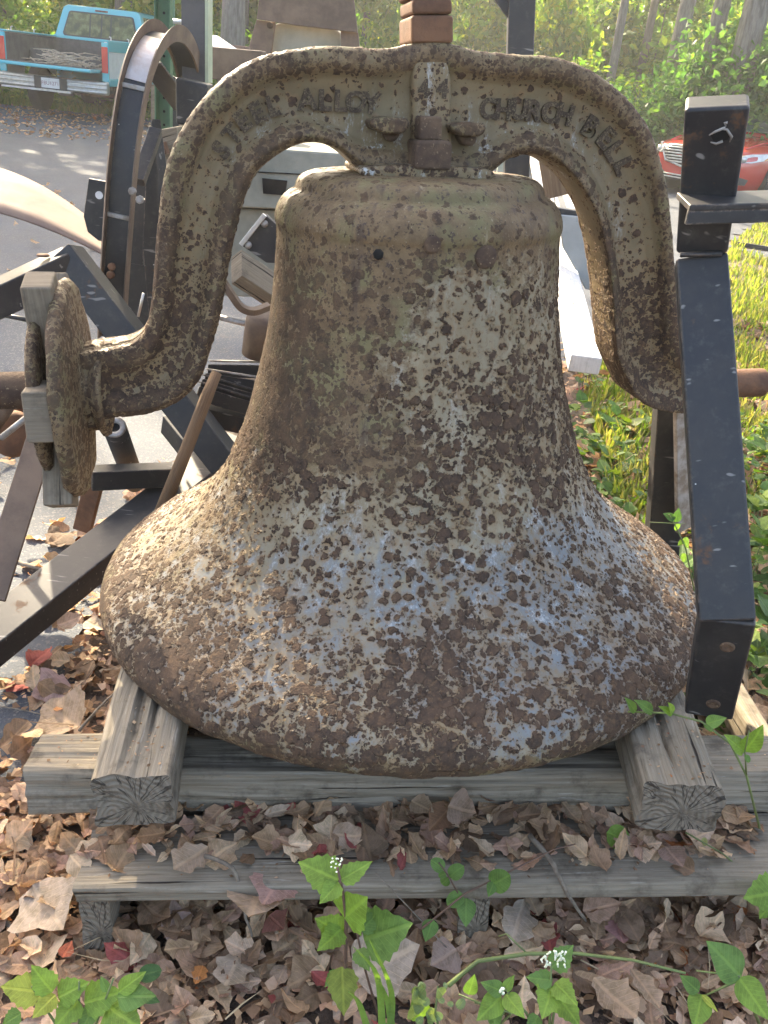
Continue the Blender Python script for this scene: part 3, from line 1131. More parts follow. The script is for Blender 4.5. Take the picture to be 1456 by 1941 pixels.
def make_yoke():
    O = np.array([[*aty(*a, y=-YF)] for a, b in YP])
    I = np.array([[*aty(*b, y=-YF)] for a, b in YP])
    n0 = len(O)
    t0 = np.arange(n0)
    # arc-length resample with Catmull-like smoothing
    C = (O + I) / 2
    d = np.r_[0, np.cumsum(np.linalg.norm(np.diff(C, axis=0), axis=1))]
    tt = np.linspace(0, d[-1], 620)

    def sm(A):
        B = np.stack([np.interp(tt, d, A[:, k]) for k in range(3)], 1)
        ker = np.ones(13) / 13
        for _ in range(2):
            P_ = np.pad(B, ((6, 6), (0, 0)), mode='reflect', reflect_type='odd')
            B = np.stack([np.convolve(P_[:, k], ker, 'valid') for k in range(3)], 1)
        return B
    O, I = sm(O), sm(I)
    xs = (O[:, 0] + I[:, 0]) / 2
    ctr = np.exp(-(((xs - .01) / .11) ** 4)) * (np.minimum(O[:, 2], I[:, 2]) > .6)
    # cross-section: (distance from the outer edge or - from the inner edge, depth factor)
    nseg = 64
    Vs, Z = [], []
    for i in range(len(tt)):
        o, q = O[i], I[i]
        wdt = np.linalg.norm(q - o)
        e = (q - o) / wdt
        end = min(1, min(i, len(tt) - 1 - i) / 60.0)       # the ends thin to the trunnion
        f = .046 + (YF - .046) * end
        w = f - (f - YW) * (.35 + .65 * end)
        ro, ri = .021, (.034 - .012 * ss(np.array(xs[i]), .15, .3)) * min(1, wdt / .13)
        key = [(0, -.55), (.001, .62), (.006, .95), (.012, 1), (ro, 1), (ro + .008, .86), (ro + .022, .30), (ro + .040, .04), (ro + .05, 0),
               (wdt - ri - .022, 0), (wdt - ri - .012, .10), (wdt - ri, .60), (wdt - ri + .010, .92), (wdt - ri + .02, 1), (wdt - .010, .92), (wdt - .003, .70), (wdt, .30)]
        ks = np.array([k[0] for k in key])
        for j in range(1, len(ks)):
            ks[j] = max(ks[j], ks[j - 1] + 1e-4)
        ks = ks / ks[-1] * wdt
        kd = np.array([k[1] for k in key])
        c = np.r_[0, np.cumsum(np.hypot(np.diff(ks), np.diff(kd) * .03))]
        s_ = np.linspace(0, c[-1], nseg)
        a = np.interp(s_, c, ks)
        dp = np.interp(s_, c, kd)
        # in the middle the web is thicker
        ww = w + ctr[i] * .006
        dep = np.where(kd[0] == kd[0], ww + (f - ww) * np.clip(dp, 0, 1), 0)
        dep[dp < 0] = 0
        front = np.c_[o[0] + e[0] * a, -dep, o[2] + e[2] * a]
        back = np.c_[o[0] + e[0] * a, dep, o[2] + e[2] * a][::-1]
        Vs.append(np.r_[front, back])
        rim = ss(dp, .25, .8)
        fr = a / wdt
        x_ = o[0] + e[0] * a
        z_ = o[2] + e[2] * a
        leg = 1 - ss(z_, .55, .72)
        cen = np.exp(-((x_ - .0) / .16) ** 2) * ss(.86 - z_, -.03, .06)
        dens = .24 + .50 * leg + .55 * rim - .16 * cen
        dens += .20 * np.exp(-((fr - .5) / .2) ** 2) * leg
        blue = .10 + .10 * cen
        white = .9 * cen + .5 * (ss(fr, .52, .7) * (1 - rim)) * (1 - leg * .6)
        sm_ = .55 * rim * (1 - .4 * leg) + .10
        zr = np.c_[dens, blue, white, sm_]
        Z.append(np.r_[zr, zr[::-1]])
    V = np.concatenate(Vs)
    nu = 2 * nseg
    nv = len(tt)
    b = vnoise(V, 25, 8) * .0014 + vnoise(V, 70, 9) * .0006
    V[:, 2] += b
    V[:, 1] += b * np.sign(V[:, 1])
    zn = np.concatenate(Z)
    zn[:, 0] += vnoise(V, 14, 11) * .12
    # close the two ends
    return grid_mesh('yoke', V, nu, nv, M['yoke'], BELL, zn)


YOKE = make_yoke()
YOKE.rotation_euler.z = YAW




def zoned(o, z):
    a = o.data.color_attributes.new('zone', 'FLOAT_COLOR', 'POINT')
    a.data.foreach_set('color', list(z) * len(o.data.vertices))
    return o


# bosses, ledges, base pad, bolts
def slab(mb, pxs, y0, y1, mi=0):
    """outline in the yoke's plane, from depth y0 (front) back to y1"""
    p = [aty(*q, y=y0) for q in pxs]
    mb.prism(p, Vector((0, y1 - y0, 0)), mi)


mb = MB()
slab(mb, [(690, 318), (680, 326), (690, 335), (760, 341), (820, 344), (880, 345), (925, 343), (940, 334), (930, 322), (880, 318), (760, 314)], -.098, .09)
pad = zoned(mb.build('yoke_base', M['yoke'], YOKE, local=True, bevel=.007, seg=3), (.62, .1, .9, .25))
mb = MB()
slab(mb, [(786, 112), (782, 150), (784, 322), (858, 324), (856, 150), (850, 112)], -.054, .05)
zoned(mb.build('yoke_boss', M['yoke'], YOKE, local=True, bevel=.008, seg=3), (.36, .12, .8, .05))
for q in ([(702, 228), (705, 243), (728, 252), (765, 253), (778, 238), (774, 226), (735, 222)], [(852, 236), (858, 247), (880, 258), (906, 260), (921, 250), (921, 236), (890, 232)]):
    mb = MB()
    slab(mb, q, -.084, -.02)
    zoned(mb.build('yoke_ledge', M['yoke'], YOKE, local=True, bevel=.006, seg=3), (.75, 0, .3, .7))
for q in ([(728, 250), (735, 268), (750, 270), (762, 252)], [(868, 256), (878, 276), (900, 278), (908, 258)]):
    mb = MB()
    slab(mb, q, -.062, -.02)
    mb.build('ledge_bracket', M['rust'], YOKE, local=True, bevel=.006, seg=2)
mb = MB()
slab(mb, [(797, 220), (796, 266), (838, 267), (839, 221)], -.094, -.02)
mb.build('bolt_stem', M['rust'], BELL, local=True, bevel=.004).rotation_euler.z = YAW
mb = MB()
slab(mb, [(789, 266), (785, 322), (856, 325), (859, 269), (845, 266)], -.103, -.01)
mb.build('square_nut', M['rust'], BELL, local=True, bevel=.006).rotation_euler.z = YAW
# bolt through the top: two square collars
for ya, yb, hw in ((82, 28, 40), (27, -3, 38), (-4, -60, 41)):
    mb = MB()
    slab(mb, [(820 - hw, ya), (820 - hw, yb), (820 + hw, yb), (820 + hw, ya)], -.052, .05)
    mb.build('bolt_collar', M['rustred'], BELL, local=True, bevel=.005).rotation_euler.z = YAW

# raised letters


def letters(chars):
    for ch, px, py, rot, hpx in chars:
        cu = bpy.data.curves.new('raised_letter', 'FONT')
        cu.body = ch
        cu.size = 1.0
        cu.extrude = .5
        cu.offset = .045
        cu.bevel_depth = 0
        tmp = bpy.data.objects.new('raised_letter', cu)
        me = bpy.data.meshes.new_from_object(tmp)
        bpy.data.objects.remove(tmp)
        bpy.data.curves.remove(cu)
        vs = np.array([v.co[:] for v in me.vertices])
        lo, hi = vs.min(0), vs.max(0)
        p = aty(px, py, y=-.035)
        q = aty(px, py - hpx / 2, y=-.035)
        h = (q - p).length * 2
        k = h / (hi[1] - lo[1])
        vs[:, 0] = (vs[:, 0] - (lo[0] + hi[0]) / 2) * k * .98
        vs[:, 1] = (vs[:, 1] - (lo[1] + hi[1]) / 2) * k
        vs[:, 2] = np.sign(vs[:, 2]) * .5
        a = R(rot)
        wx = vs[:, 0] * math.cos(a) - vs[:, 1] * math.sin(a)
        wz = vs[:, 0] * math.sin(a) + vs[:, 1] * math.cos(a)
        dep = -(YW + .0080) if ch != '4' else -(.0565)
        ny = np.where(vs[:, 2] > 0, dep, -.02)
        out_ = np.c_[p.x + wx, ny, p.z + wz]
        me.vertices.foreach_set('co', out_.astype(np.float32).ravel())
        me.materials.clear()
        me.materials.append(M['letter'])
        me.update()
        o = bpy.data.objects.new('raised_letter', me)
        COL.objects.link(o)
        o.parent = YOKE
        bv = o.modifiers.new('bevel', 'BEVEL')
        bv.width = .0016
        bv.segments = 2
        bv.limit_method = 'ANGLE'
        bv.angle_limit = R(50)


letters([('S', 419, 284, 54, 40), ('T', 440, 255, 46, 40), ('E', 460, 229, 37, 42), ('E', 488, 213, 27, 42), ('L', 519, 200, 16, 42),
         ('A', 583, 188, 3, 44), ('L', 617, 190, 0, 42), ('L', 647, 191, -1, 42), ('O', 675, 193, -2, 42), ('Y', 704, 196, -4, 42),
         ('4', 798, 168, 4, 36), ('4', 833, 168, -2, 38),
         ('C', 926, 206, 0, 42), ('H', 955, 208, -1, 42), ('U', 985, 207, -2, 42), ('R', 1014, 210, -4, 42), ('C', 1043, 213, -7, 42), ('H', 1071, 217, -11, 42),
         ('B', 1121, 241, -27, 42), ('E', 1150, 262, -38, 42), ('L', 1166, 287, -50, 42), ('L', 1184, 315, -60, 42)])

# ---- trunnion hub with the sawn-off wheel spokes
hc = aty(128, 738, y=0)
HUB = Vector((hc.x, 0, hc.z))
HX = Vector((-1, 0, 0))
mb = MB()
mb.lathe([(.030, -.02), (.076, -.03), (.080, -.022), (.058, -.006), (.066, .002), (.120, .008), (.168, .013), (.177, .020), (.179, .027), (.174, .034), (.10, .036), (.03, .036)], HUB + Vector((.035, 0, 0)), HX, 88)
for i_, v_ in enumerate(mb.v):
    q_ = Vector(v_) - HUB
    rr_ = math.hypot(q_.y, q_.z)
    an_ = math.atan2(q_.z, q_.y)
    k_ = 1 + (.030 * noise.noise((math.cos(an_) * 2, math.sin(an_) * 2, 3)) + .012 * noise.noise((math.cos(an_) * 9, math.sin(an_) * 9, 1))) * min(1, rr_ / .17)
    mb.v[i_] = (v_[0] + .004 * noise.noise((q_.y * 22, q_.z * 22, 8)), HUB.y + q_.y * k_, HUB.z + q_.z * k_)
fl = zoned(mb.build('wheel_hub', M['yoke'], BELL, local=True, smooth=True), (.80, .05, .1, .62))
fl.rotation_euler.z = YAW
mb = MB()
mb.lathe([(.03, .0), (.135, .0), (.142, .006), (.142, .014), (.135, .018), (.03, .018)], HUB + Vector((-.020, 0, 0)), HX, 56)
zoned(mb.build('hub_flange', M['yoke'], fl, local=True, smooth=True), (.8, .05, .1, .6))
mb = MB()
mb.lathe([(.02, 0), (.075, 0), (.075, .035), (.02, .035)], HUB + Vector((-.004, 0, 0)), HX, 32)
mb.build('hub_core', M['rustred'], fl, local=True, smooth=True)
for a in range(6):
    t = R(a * 60 + 28)
    d = Vector((0, math.cos(t), math.sin(t)))
    mb = MB()
    for k in (-1, 1):
        q = Vector((0, -math.sin(t), math.cos(t))) * .012 * k
        mb.lathe([(.001, 0), (.010, 0), (.010, .010), (.001, .010)], HUB + Vector((.012, 0, 0)) + d * .140 + q * 2.2, Vector((1, 0, 0)), 4)
    mb.build('flange_bolt', M['rust'], fl, local=True, bevel=.002)
for a, L0, L1, wdt in ((104, .08, .196, .062), (178, .09, .166, .080), (243, .09, .196, .066), (300, .07, .192, .06), (54, .07, .196, .066)):
    t = R(a)
    d = Vector((0, math.cos(t), math.sin(t)))
    mb = MB()
    c0 = HUB + Vector((-.016, 0, 0))
    mb.beam(c0 + d * L0, c0 + d * L1, wdt, .046, (1, 0, 0))
    mb.build('spoke_stub', M['stub'], BELL, local=True, bevel=.004).rotation_euler.z = YAW
mb = MB()
q = aty(180, 735, y=0)
mb.tube([HUB + Vector((-.05, 0, -.0)), HUB + Vector((-.5, 0, -.004))], .031, 20)
s0 = aty(1388, 727, y=0)
s1 = aty(1449, 725, y=0)
mb.build('axle_shaft', M['rust'], BELL, local=True, smooth=False, bevel=.003).rotation_euler.z = YAW
mb = MB()
mb.tube([s0 + Vector((-.03, 0, 0)), s1 + Vector((-.006, 0, 0)), s1], [.027, .027, .023], 24)
mb.build('axle_shaft', M['rustred'], BELL, local=True, smooth=False, bevel=.003).rotation_euler.z = YAW
# left end of yoke squared off into the hub
mb = MB()
mb.box(HUB + Vector((.045, 0, -.002)), (.025, 0, 0), (0, .047, 0), (0, 0, .058))
zoned(mb.build('trunnion_collar', M['yoke'], BELL, local=True, bevel=.012, seg=3), (.7, .1, .3, .3)).rotation_euler.z = YAW

# ------------------------------------------------------------------ the timber stack (bell frame)
def timber(name, label, p0, p1, w, h, m=('wood', 'woodend'), parent=None, rough=.009, grooves=(), group=None, cat='timber', seed=0, up=(0, 0, 1), n_len=36, rad=.012):
    """weathered timber with a rounded, uneven section; p0 p1 in the bell's frame. grooves: (position round the section 0..1, width, depth, t0, t1)"""
    p0, p1, up = Vector(p0), Vector(p1), Vector(up)
    a = p1 - p0
    L = a.length
    a.normalize()
    sd_ = a.cross(up).normalized()
    u = sd_.cross(a)
    ring = []
    K = 18
    for side in range(4):
        for k in range(K):
            t = k / K
            x, y = [(t - .5, .5), (.5, .5 - t), (.5 - t, -.5), (-.5, t - .5)][side]
            X, Y = x * w, y * h
            # round the corners
            cx, cy = max(-w / 2 + rad, min(w / 2 - rad, X)), max(-h / 2 + rad, min(h / 2 - rad, Y))
            dx, dy = X - cx, Y - cy
            l = math.hypot(dx, dy)
            if l > rad and l > 0:
                X, Y = cx + dx / l * rad, cy + dy / l * rad
            ring.append((X, Y))
    n = len(ring)
    mb = MB()
    vs = []
    per = [0]
    for k in range(n):
        q, r_ = ring[k], ring[(k + 1) % n]
        per.append(per[-1] + math.hypot(q[0] - r_[0], q[1] - r_[1]))
    for i in range(n_len + 1):
        t = i / n_len
        for k, (X, Y) in enumerate(ring):
            l = math.hypot(X, Y)
            g = 0
            for (gp_, gw, gd, t0, t1) in grooves:
                dd = abs(((k / n - gp_ + noise.noise((t * 5, gp_ * 9, seed)) * .010) + .5) % 1 - .5)
                if t0 < t < t1:
                    g += gd * max(0, 1 - dd / gw) * min(1, (t - t0) * 9, (t1 - t) * 9)
            f = noise.noise((X * 26 + seed, Y * 26, t * L * 3.2)) * rough + noise.noise((X * 90 + seed, Y * 90, t * L * 6)) * rough * .45 - g
            ex = noise.noise((X * 30, Y * 30, seed + 9)) * .006 if i in (0, n_len) else 0
            vs.append(p0 + a * (t * L + ex) + sd_ * (X + X / l * f) + u * (Y + Y / l * f))
    fs, uvs, mi = [], [], []
    k0 = random.random() * 6
    for i in range(n_len):
        for k in range(n):
            fs.append((i * n + k, i * n + (k + 1) % n, (i + 1) * n + (k + 1) % n, (i + 1) * n + k))
            l0, l1 = L * i / n_len, L * (i + 1) / n_len
            uvs.append([(k0 + l0, k0 + per[k]), (k0 + l0, k0 + per[k + 1]), (k0 + l1, k0 + per[k + 1]), (k0 + l1, k0 + per[k])])
            mi.append(0)
    for i, flip in ((0, True), (n_len, False)):
        c = len(vs)
        vs.append(sum((Vector(vs[i * n + k]) for k in range(n)), Vector()) / n)
        for k in range(n):
            f = (i * n + k, i * n + (k + 1) % n, c)
            us = [ring[k], ring[(k + 1) % n], (0, 0)]
            if not flip:
                f = (f[1], f[0], f[2])
                us = [us[1], us[0], us[2]]
            fs.append(f)
            uvs.append(us)
            mi.append(1)
    # make sure the sides look outwards
    A = [Vector(vs[j]) for j in fs[0]]
    nn = (A[1] - A[0]).cross(A[2] - A[0])
    if nn.dot(A[0] - (p0 + a * 0)) < 0:
        fs = [f[::-1] for f in fs]
        uvs = [q[::-1] for q in uvs]
    mb.add(vs, fs, uvs, mi)
    if parent is not None:
        return mb.build(name, [M[m[0]], M[m[1]]], parent, local=True, smooth=False)
    base = T @ ((p0 + p1) / 2 - u * h / 2)
    mtx = Matrix.Translation(base) @ ROT.to_4x4()
    o = mb.build(name, [M[m[0]], M[m[1]]], None)
    o.data.transform(Matrix.Translation(-(TI @ base)))
    o.matrix_world = mtx
    o['label'] = label
    o['category'] = cat
    if group:
        o['group'] = group
    return o


timber('timber_block', 'short grey cracked timber under the left of the bell lip', (-.378, -.574, -.054), (-.475, .30, -.054), .108, .088, grooves=((.10, .018, .014, .0, .45), (.17, .016, .012, .06, .5)), seed=1)
timber('timber_block', 'short split timber with sunlit top under the right of the bell lip', (.401, -.550, -.052), (.445, .35, -.052), .110, .086, grooves=((.12, .02, .020, .0, .6), (.05, .012, .009, .1, .4)), seed=4, rough=.009)
timber('cross_timber', 'long grey squared beam lying crosswise under both short timbers', (-.580, -.424, -.142), (.90, -.343, -.142), .100, .084, grooves=((.29, .012, .008, .1, .6), (.40, .01, .006, .3, .9)), seed=7, n_len=60)
timber('cross_timber', 'rear crosswise beam in the shadow behind the bell', (-.54, .26, -.142), (.62, .30, -.142), .10, .084, seed=9)
PAL = thing('wooden_pallet', 'low weathered plank skid under the crossed beams, covered in dead leaves', 'pallet', matrix=T @ Matrix.Translation((0, 0, -STACK)))
PO = Vector((0, 0, STACK))
timber('deck_board', None, PO + Vector((-.468, -.535, -.203)), PO + Vector((.86, -.457, -.203)), .148, .032, parent=PAL, seed=12, rough=.003, n_len=60, rad=.007)
timber('deck_board', None, PO + Vector((-.49, -.372, -.203)), PO + Vector((.90, -.291, -.203)), .145, .032, parent=PAL, seed=14, rough=.003, rad=.007)
timber('deck_board', None, PO + Vector((-.50, .24, -.203)), PO + Vector((.70, .29, -.203)), .140, .032, parent=PAL, seed=15, rough=.003, rad=.007)
for x in (-.442, .12, .72):
    yy = -.600 + .059 * (x + .45)
    timber('stringer', None, PO + Vector((x, yy, -.281)), PO + Vector((x - .03, .36, -.281)), .044, .122, parent=PAL, seed=17 + x, rough=.003)


# ------------------------------------------------------------------ black steel stand at the right
ST = thing('steel_stand_leg', 'black painted tube leg bent like a bracket, leaning over the right side of the bell', 'steel stand', at(1355, 1370, y=1.16))
a0 = at(1360, 203, y=1.19)
a1 = at(1330, 482, y=1.235)
a2 = at(1379, 1178, y=1.035)
a3 = at(1343, 1360, y=1.10)
side = (Matrix.Rotation(R(-17), 3, 'Z') @ (CW @ Vector((1, .02, 0)))).normalized()


def leg_seg(name, p, q, w0, w1, thick):
    """tapering flat tube; front face towards the camera"""
    ax = (q - p).normalized()
    nrm = side.cross(ax).normalized()
    if nrm.y > 0:
        nrm = -nrm
    s_ = ax.cross(nrm).normalized()
    mb_ = MB()
    poly = [p - s_ * w0 / 2, p + s_ * w0 / 2, q + s_ * w1 / 2, q - s_ * w1 / 2]
    mb_.prism(poly, -nrm * thick)
    return mb_


mb = leg_seg('u', a0, a1, .0740, .0645, .050)
up_ = mb.build('upper_bar', M['black'], ST, bevel=.005, seg=3)
mb = leg_seg('l', a1 + (a2 - a1) * .002, a2, .0655, .0725, .046)
mb.build('main_bar', M['black'], ST, bevel=.004, seg=3)
mb = leg_seg('b', a2 + (a3 - a2) * .004, a3, .0720, .0680, .046)
lo_ = mb.build('foot_bar', M['black'], ST, bevel=.004, seg=3)
# welded seam and holes
mb = MB()
mb.beam(at(1290, 483, y=1.228), at(1368, 481, y=1.228), .006, .006)
mb.build('weld_seam', M['black'], ST, smooth=True)
M['darkhole'] = plain('dark_opening', (.008, .007, .006), None, .95, 40, 0)
nrm_up = side.cross((a1 - a0).normalized()).normalized()
if nrm_up.y > 0:
    nrm_up = -nrm_up
mb = MB()
hp = [(1347, 256), (1356, 250), (1366, 247), (1378, 248), (1383, 256), (1380, 264), (1366, 268), (1353, 268)]


def onface(px, py, o, nn, off=.0):
    d = ray(px, py)
    t = (o - CAM_LOC).dot(nn) / d.dot(nn)
    return CAM_LOC + d * t + nn * off


mb.prism([onface(*q, a0, nrm_up, .0012) for q in hp], -nrm_up * .01)
mb.build('torn_slot', M['darkhole'], up_)
mb = MB()
for pts in ([(1344, 255), (1356, 248), (1368, 243), (1376, 238)], [(1366, 243), (1378, 244), (1387, 258), (1383, 268)], [(1347, 268), (1358, 271), (1370, 266)], [(1376, 238), (1374, 231), (1379, 231)]):
    mb.tube([onface(*q, a0, nrm_up, .003) for q in pts], [.0008, .0016, .0018, .0006][:len(pts)], 6)
mb.build('torn_edge', M['worn'], up_, smooth=True)
nb = side.cross((a3 - a2).normalized()).normalized()
if nb.y > 0:
    nb = -nb
for q in ((1379, 1226), (1352, 1334)):
    c = onface(*q, a2, nb, 0)
    mb = MB()
    mb.lathe([(.0006, .0006), (.0055, .0010), (.0078, .0030), (.0098, .0016), (.0108, -.003)], c, nb, 18)
    mb.build('bolt_hole', M['rust'], lo_, smooth=True)
# angle iron arm running out to the right
b0 = at(1303, 391, y=1.170)
b1 = at(1560, 384, y=1.20)
ax = (b1 - b0).normalized()
mb = MB()
back = Vector((0, 1, .10)).normalized()
mb.box((b0 + b1) / 2 + back * .025, (b1 - b0) / 2, back * .036, ax.cross(back).normalized() * .004)
mb.box((b0 + b1) / 2 - back * .006 + Vector((0, 0, -.010)), (b1 - b0) / 2, back * .004, Vector((0, 0, .010)))
mb.build('angle_arm', M['black'], ST, bevel=.0015)
mb = MB()
mb.lathe([(.0005, .0045), (.009, .0048), (.011, .0045), (.011, .002)], onface(1329, 385, b0 + back * .02, Vector((0, -.1, 1)).normalized(), 0), Vector((0, -.1, 1)), 16)
mb.build('slot', M['darkhole'], ST)
# rear leg behind the bell
mb = MB()
q0, q1 = at(1276, 770, y=1.86), at(1250, 1120, y=1.95)
d_ = (q1 - q0)
s_ = Vector((1, 0, -.06)).normalized()
mb.prism([q0 - s_ * .033, q0 + s_ * .037, q1 + s_ * .044, q1 - s_ * .034], Vector((0, .05, 0)))
RLEG = thing('steel_stand_leg', 'dark flat steel leg going down behind the right flare of the bell', 'steel stand', q1)
mb.build('leg_bar', M['black'], RLEG, bevel=.003)
mb = MB()
q0, q1 = at(1300, 720, y=1.80), at(1302, 1000, y=1.86)
mb.beam(q0, q1, .012, .06)
mb.build('leg_flange', M['worn'], RLEG, bevel=.002)

# ------------------------------------------------------------------ the heap of steel at the left
def tubebar(name, label, cat, segs, m, bev=.004, group=None, parts='bar', extra=None):
    """segs: (p0, p1, w, h, up)"""
    base = min((s_[0] for s_ in segs), key=lambda v: v.z).copy()
    t = thing(name, label, cat, base, group)
    for p0, p1, w, h, up in segs:
        mb_ = MB()
        mb_.beam(p0, p1, w, h, up)
        mb_.build(parts, M[m], t, bevel=bev, seg=3)
    return t


# bent square tube frame, an upside-down V
f0, f1 = at(-90, 606, y=2.10), at(138, 500, y=2.24)
f2 = at(432, 880, y=2.10)
FR = tubebar('bent_tube_frame', 'black square tube frame bent like an upside-down V behind the wheel hub', 'steel frame',
             [(f0, f1, .085, .075, (0, 0, 1))], 'black', parts='left_member')
mb = MB()
dv = (f2 - f1).normalized()
mb.beam(f1 - dv * .03 + Vector((0, -.003, 0)), f2, .075, .085, (0, -1, .15))
mb.build('right_member', M['black'], FR, bevel=.004, seg=3)
mb = MB()
mb.lathe([(.001, .002), (.014, .002), (.016, -.002)], at(82, 486, y=2.2) + Vector((0, 0, .003)), Vector((0, 0, 1)), 16)
mb.build('paint_blister', M['rustred'], FR, smooth=True)

# long beam lying lower left
g0, g1 = at(-80, 1262, y=1.50), at(450, 843, y=2.36)
LB = tubebar('steel_beam', 'long black square tube lying slanted across the asphalt to the bell, its top shining blue', 'steel beam',
             [(g0, g1, .100, .066, (-.08, -.38, 1))], 'black', parts='tube_bar')
mb = MB()
for q, r_ in (((27, 1196), .0075), ((216, 997), .003), ((100, 1140), .002)):
    w_ = (q[0] + 80) / 530
    p = g0.lerp(g1, w_) + Vector((.0, 0, .030))
    mb.lathe([(.0003, .0012), (r_ * .8, .001), (r_, -.004)], p, Vector((0, 0, 1)), 7)
mb.build('paint_spot', M['plate'], LB, smooth=True)

# two rusty flat bars and stumps by the hub
q0, q1 = at(88, 800, y=1.80), at(-18, 1135, y=1.50)
single('flat_bar', 'brown rusty flat bar leaning below the wheel hub at the picture edge', 'steel bar', MB().beam(q0, q1, .058, .012, (.15, -1, .3)), M['rustflat'], bevel=.002)
q0, q1 = at(172, 906, y=2.02), at(335, 899, y=2.12)
AF = thing('angle_iron', 'low black angle iron with a short rusty foot behind the wheel hub', 'steel frame', at(150, 1005, y=2.0))
MB().beam(q0, q1, .05, .052, (0, 0, 1)).build('angle_bar', M['black'], AF, bevel=.003)
MB().beam(at(180, 910, y=2.03), at(157, 1003, y=2.03), .045, .03, (0, -1, 0)).build('foot', M['rustred'], AF, bevel=.003)
q0, q1 = at(218, 812, y=2.12), at(256, 915, y=2.35)
PIPE = thing('pipe_stub', 'black pipe stub with a pale washer on its open end under the yoke', 'pipe', q1)
MB().tube([q0, q1], .030, 20).build('pipe', M['black'], PIPE, smooth=True, )
dd = (q0 - q1).normalized()
MB().lathe([(.014, .0), (.028, .002), (.030, .006), (.026, .010), (.015, .010), (.013, .004)], q0, dd, 24, close=True).build('washer', M['worn'], PIPE, smooth=True)
MB().lathe([(.0005, .003), (.0145, .003), (.0145, -.002)], q0, dd, 18).build('bore', M['darkhole'], PIPE)

# wooden handle leaning on the beam
pts = [at(411, 706, y=2.02), at(392, 752, y=1.99), at(355, 848, y=1.93), at(300, 985, y=1.87)]
single('tool_handle', 'old brown wooden tool handle leaning over the black beam left of the bell', 'tool handle', MB().tube(pts, [.0125, .0150, .0155, .017], 14), M['stick'], smooth=True)

# stacked angle irons between yoke leg and bell
for k, (pa, pb, yy, lab) in enumerate((((398, 684), (500, 686), 2.42, 'uppermost sunlit angle iron of the pile between yoke leg and bell'),
                                       ((392, 700), (498, 716), 2.34, 'second sunlit angle iron from the top of the pile beside the bell'),
                                       ((384, 710), (492, 742), 2.28, 'third angle iron from the top of the pile, thin sunlit edge'),
                                       ((378, 724), (486, 757), 2.22, 'lowest angle iron with the thinnest bright edge in the pile by the bell'))):
    p, q = at(*pa, y=yy), at(*pb, y=yy + .05)
    t = thing('angle_iron', lab, 'angle iron', p, 'angle irons piled beside the bell')
    MB().beam(p, q, (.06, .055, .05, .05)[k], .005, (0, .3, 1)).build('top_flange', M['worn'] if k < 2 else M['black'], t, bevel=.001)  # upper two flanges in pale steel: sunlight put into their colour
    MB().beam(p + Vector((0, -.024, -.022)), q + Vector((0, -.024, -.022)), .005, .038, (0, 0, 1)).build('web', M['black'], t, bevel=.001)
p, q = at(385, 775, y=2.3), at(500, 800, y=2.3)
single('steel_channel', 'dark blue-black steel channel lying below the angle irons by the bell', 'steel beam', MB().beam(p, q, .12, .05, (0, 0, 1)), M['black'], bevel=.003)
single('steel_offcut', 'black square steel offcut on the ground between hub and bell', 'steel offcut', MB().beam(at(330, 800, y=2.45), at(395, 880, y=2.3), .08, .06, (0, 0, 1)), M['black'], bevel=.003)

# rusted pulley junk at the left edge
PU = thing('rusty_pulley', 'orange-brown rusted pulley lump behind the hub at the left edge', 'pulley', at(25, 850, y=2.2))
MB().lathe([(.01, -.03), (.05, -.028), (.062, -.015), (.05, 0), (.062, .015), (.05, .028), (.01, .03)], at(25, 822, y=2.2), Vector((.5, -.8, .2)), 28).build('wheel', M['rustred'], PU, smooth=True)
MB().tube([at(-20, 815, y=2.1), at(12, 768, y=2.15)], .022, 12).build('pin', M['rust'], PU, smooth=True)
single('pipe_stub', 'thick rusty pipe lying behind the axle at the left edge', 'pipe', MB().tube([at(-40, 775, y=2.3), at(60, 770, y=2.3)], .03, 14), M['rustred'], smooth=True)
single('threaded_rod', 'thin grey rod slanting behind the wheel hub', 'rod', MB().tube([at(2, 830, y=2.05), at(62, 783, y=2.05)], .008, 8), M['worn'], smooth=True)
single('round_bar', 'thin dark round bar lying on the asphalt behind the hub', 'rod', MB().tube([at(-30, 590, y=2.9), at(80, 612, y=2.9)], .008, 8), M['black'], smooth=True)

# curved steel channel hook
cps = [(214, 640, 2.50), (217, 560, 2.50), (224, 450, 2.50), (233, 330, 2.51), (243, 240, 2.53), (256, 165, 2.56), (272, 112, 2.61), (291, 79, 2.68), (311, 66, 2.76), (331, 76, 2.85), (349, 108, 2.94), (362, 160, 3.02), (372, 230, 3.08)]
cp = [at(x, y, y=d) for x, y, d in cps]
CH = thing('curved_channel', 'tall curved steel channel hook with raised rims standing behind the yoke', 'steel channel', cp[0])


def smooth_path(P, k=6):
    out_ = []
    n_ = len(P)
    for i in range(n_ - 1):
        p0, p1, p2, p3 = P[max(i - 1, 0)], P[i], P[i + 1], P[min(i + 2, n_ - 1)]
        for j in range(k):
            t = j / k
            out_.append(.5 * ((2 * p1) + (p2 - p0) * t + (2 * p0 - 5 * p1 + 4 * p2 - p3) * t * t + (3 * p1 - p0 - 3 * p2 + p3) * t ** 3))
    out_.append(P[-1])
    return out_


path = smooth_path(cp)
cen = at(330, 420, y=2.95)
wv = Vector((.93, .05, -.10)).normalized()


